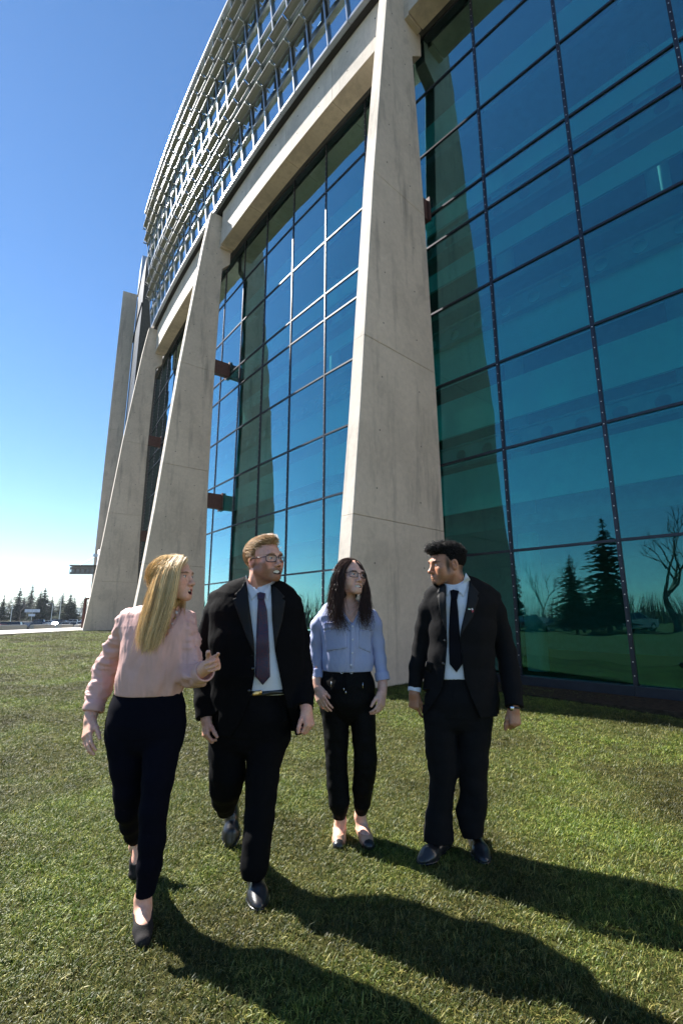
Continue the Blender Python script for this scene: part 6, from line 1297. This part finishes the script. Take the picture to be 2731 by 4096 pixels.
# ================================================================= GRASS (too many blades to count)
def blade_clump(seed, n, hgt, spread, flat, dry=.33):
    r = np.random.default_rng(seed); V = []; F = []; C = []
    for i in range(n):
        a = r.uniform(0, 6.283); x0, y0 = r.normal(size=2) * spread * .5; L = hgt * r.uniform(.5, 1.25); w = r.uniform(.0011, .0021); lean = r.uniform(.25, 1.25) * flat
        d = np.array([math.cos(a), math.sin(a)]); s = np.array([-d[1], d[0]]) * w; tw = r.uniform(-.5, .5); b = len(V); px, py, pz = x0, y0, -.004; ang = r.uniform(.05, .5)
        for k in range(4):
            ww = (1, .9, .6, .08)[k]; V.append((px - s[0]*ww, py - s[1]*ww, pz)); V.append((px + s[0]*ww, py + s[1]*ww, pz + .0004)); ang += lean * .38; st = L / 3
            px += d[0] * math.sin(ang) * st; py += d[1] * math.sin(ang) * st; pz += math.cos(ang) * st
            if pz < .003: pz = .003 + r.uniform(0, .006)
        F += [(b, b+1, b+3, b+2), (b+2, b+3, b+5, b+4), (b+4, b+5, b+7, b+6)]
        t = r.uniform(); g = np.array((.086, .120, .016)); y = np.array((.26, .245, .070)); o = np.array((.040, .062, .010)); c = g * (1 - t) + o * t if r.uniform() > dry else y * (.7 + .5 * t)
        C += [c] * 8
    me = bpy.data.meshes.new('grass_clump'); me.from_pydata(V, [], F); me.update(); me.materials.append(M['blade'])
    at = me.color_attributes.new('col', 'FLOAT_COLOR', 'POINT'); at.data.foreach_set('color', np.concatenate([np.array(C), np.ones((len(C), 1))], 1).astype(np.float32).ravel())
    o = bpy.data.objects.new('grass_clump', me); return o
t = NT('grass_blade'); a = t.node('ShaderNodeVertexColor', layer_name='col'); oi = t.node('ShaderNodeObjectInfo')
geo = t.node('ShaderNodeNewGeometry'); nz = t.node('ShaderNodeTexNoise'); nz.inputs['Scale'].default_value = .9; nz.inputs['Detail'].default_value = 5; t.link(geo.outputs['Position'], nz.inputs['Vector'])
c = t.mix(a.outputs['Color'], t.ramp(nz.outputs['Fac'], [(.36, (.50, .44, .36)), (.48, (.95, .92, .88)), (.62, (1.25, 1.45, .95))]), 1.0, 'MULTIPLY')
c = t.mix(c, t.ramp(oi.outputs['Random'], [(0, (.65, .65, .65)), (1, (1.3, 1.3, 1.3))]), 1.0, 'MULTIPLY')
t.set(c, .5, 0, .4); M['blade'] = t.m
tr = t.node('ShaderNodeBsdfTranslucent'); t.link(c, tr.inputs['Color']); ms = t.node('ShaderNodeMixShader'); ms.inputs[0].default_value = .28
t.link(t.b.outputs[0], ms.inputs[1]); t.link(tr.outputs[0], ms.inputs[2]); t.link(ms.outputs[0], t.out.inputs['Surface'])
gcol = bpy.data.collections.new('grass_clumps'); wcol = bpy.data.collections.new('dry_wisps')
for k in range(6): gcol.objects.link(blade_clump(100 + k, 26, (.030, .036, .026, .042, .032, .025)[k], .05, (1.1, 1.0, 1.3, .9, 1.5, 1.2)[k]))
def scatter(name, x0, x1, y0, y1, nx, ny, dens, smin_, smax_, seed, keep=None, coll=None):
    X, Y = np.meshgrid(np.linspace(x0, x1, nx), np.linspace(y0, y1, ny)); V = np.stack([X.ravel(), Y.ravel(), zg(X, Y).ravel() + .002], 1); i = np.arange(nx * ny).reshape(ny, nx)
    Q = np.stack([i[:-1, :-1].ravel(), i[:-1, 1:].ravel(), i[1:, 1:].ravel(), i[1:, :-1].ravel()], 1)
    c = V[Q].mean(1); m = np.ones(len(Q), bool)
    if keep is not None: m = keep(c[:, 0], c[:, 1])
    o = obj(name, fast_mesh(name, V, Q[m], M['lawn'])); tag(o, kind='stuff')
    ng = bpy.data.node_groups.new(name, 'GeometryNodeTree'); ng.interface.new_socket('Geometry', in_out='INPUT', socket_type='NodeSocketGeometry'); ng.interface.new_socket('Geometry', in_out='OUTPUT', socket_type='NodeSocketGeometry')
    N = ng.nodes; L = ng.links; gi = N.new('NodeGroupInput'); go = N.new('NodeGroupOutput'); dp = N.new('GeometryNodeDistributePointsOnFaces'); dp.inputs['Density'].default_value = dens; dp.inputs['Seed'].default_value = seed
    ip = N.new('GeometryNodeInstanceOnPoints'); ci = N.new('GeometryNodeCollectionInfo'); ci.inputs['Collection'].default_value = coll or gcol; ci.inputs['Separate Children'].default_value = True; ci.inputs['Reset Children'].default_value = True
    ip.inputs['Pick Instance'].default_value = True; rv = N.new('FunctionNodeRandomValue'); rv.data_type = 'FLOAT_VECTOR'; rv.inputs[0].default_value = (-.12, -.12, 0); rv.inputs[1].default_value = (.12, .12, 6.283)
    rs = N.new('FunctionNodeRandomValue'); rs.data_type = 'FLOAT'; rs.inputs[2].default_value = smin_; rs.inputs[3].default_value = smax_; rs.inputs['Seed'].default_value = 5
    L.new(gi.outputs[0], dp.inputs['Mesh']); L.new(dp.outputs['Points'], ip.inputs['Points']); L.new(ci.outputs[0], ip.inputs['Instance']); L.new(rv.outputs[0], ip.inputs['Rotation']); L.new(rs.outputs[1], ip.inputs['Scale']); L.new(ip.outputs[0], go.inputs[0])
    md = o.modifiers.new('scatter', 'NODES'); md.node_group = ng; return o
for k in range(4): wcol.objects.link(blade_clump(300 + k, 4, (.075, .06, .085, .07)[k], .03, (1.5, 1.2, 1.0, 1.7)[k], .85))
def inview(x, y): return (np.abs(x) < y * .80 + .35) & (np.hypot(x - CC[0], y - CC[1]) > RG + .25)
scatter('grass_near', -3.4, 3.6, 1.15, 4.4, 71, 34, 950, .55, 1.1, 1, inview)
scatter('grass_middle', -7.5, 7.2, 4.4, 9.4, 76, 26, 420, .7, 1.35, 2, inview)
scatter('grass_far', -20, 4, 9.4, 25, 100, 66, 90, 1.0, 1.9, 3, lambda x, y: inview(x, y) & (x > -.82 * y) & (x > -13.2))
scatter('grass_wisps', -3.6, 3.8, 1.15, 5.6, 71, 44, 75, .7, 1.15, 7, inview, wcol)
# ================================================================= HAZE: thin even air round the whole place
t = NT('haze_air'); t.n.remove(t.b); pv = t.node('ShaderNodeVolumePrincipled'); pv.inputs['Color'].default_value = (.80, .88, 1.0, 1); pv.inputs['Density'].default_value = 0.9e-4; pv.inputs['Anisotropy'].default_value = .2
t.link(pv.outputs[0], t.out.inputs['Volume'])
tag(MB().box(-5400, 1050, -3100, 6300, -4, 140).build('haze', t.m), kind='stuff')
S.cycles.volume_bounces = 0
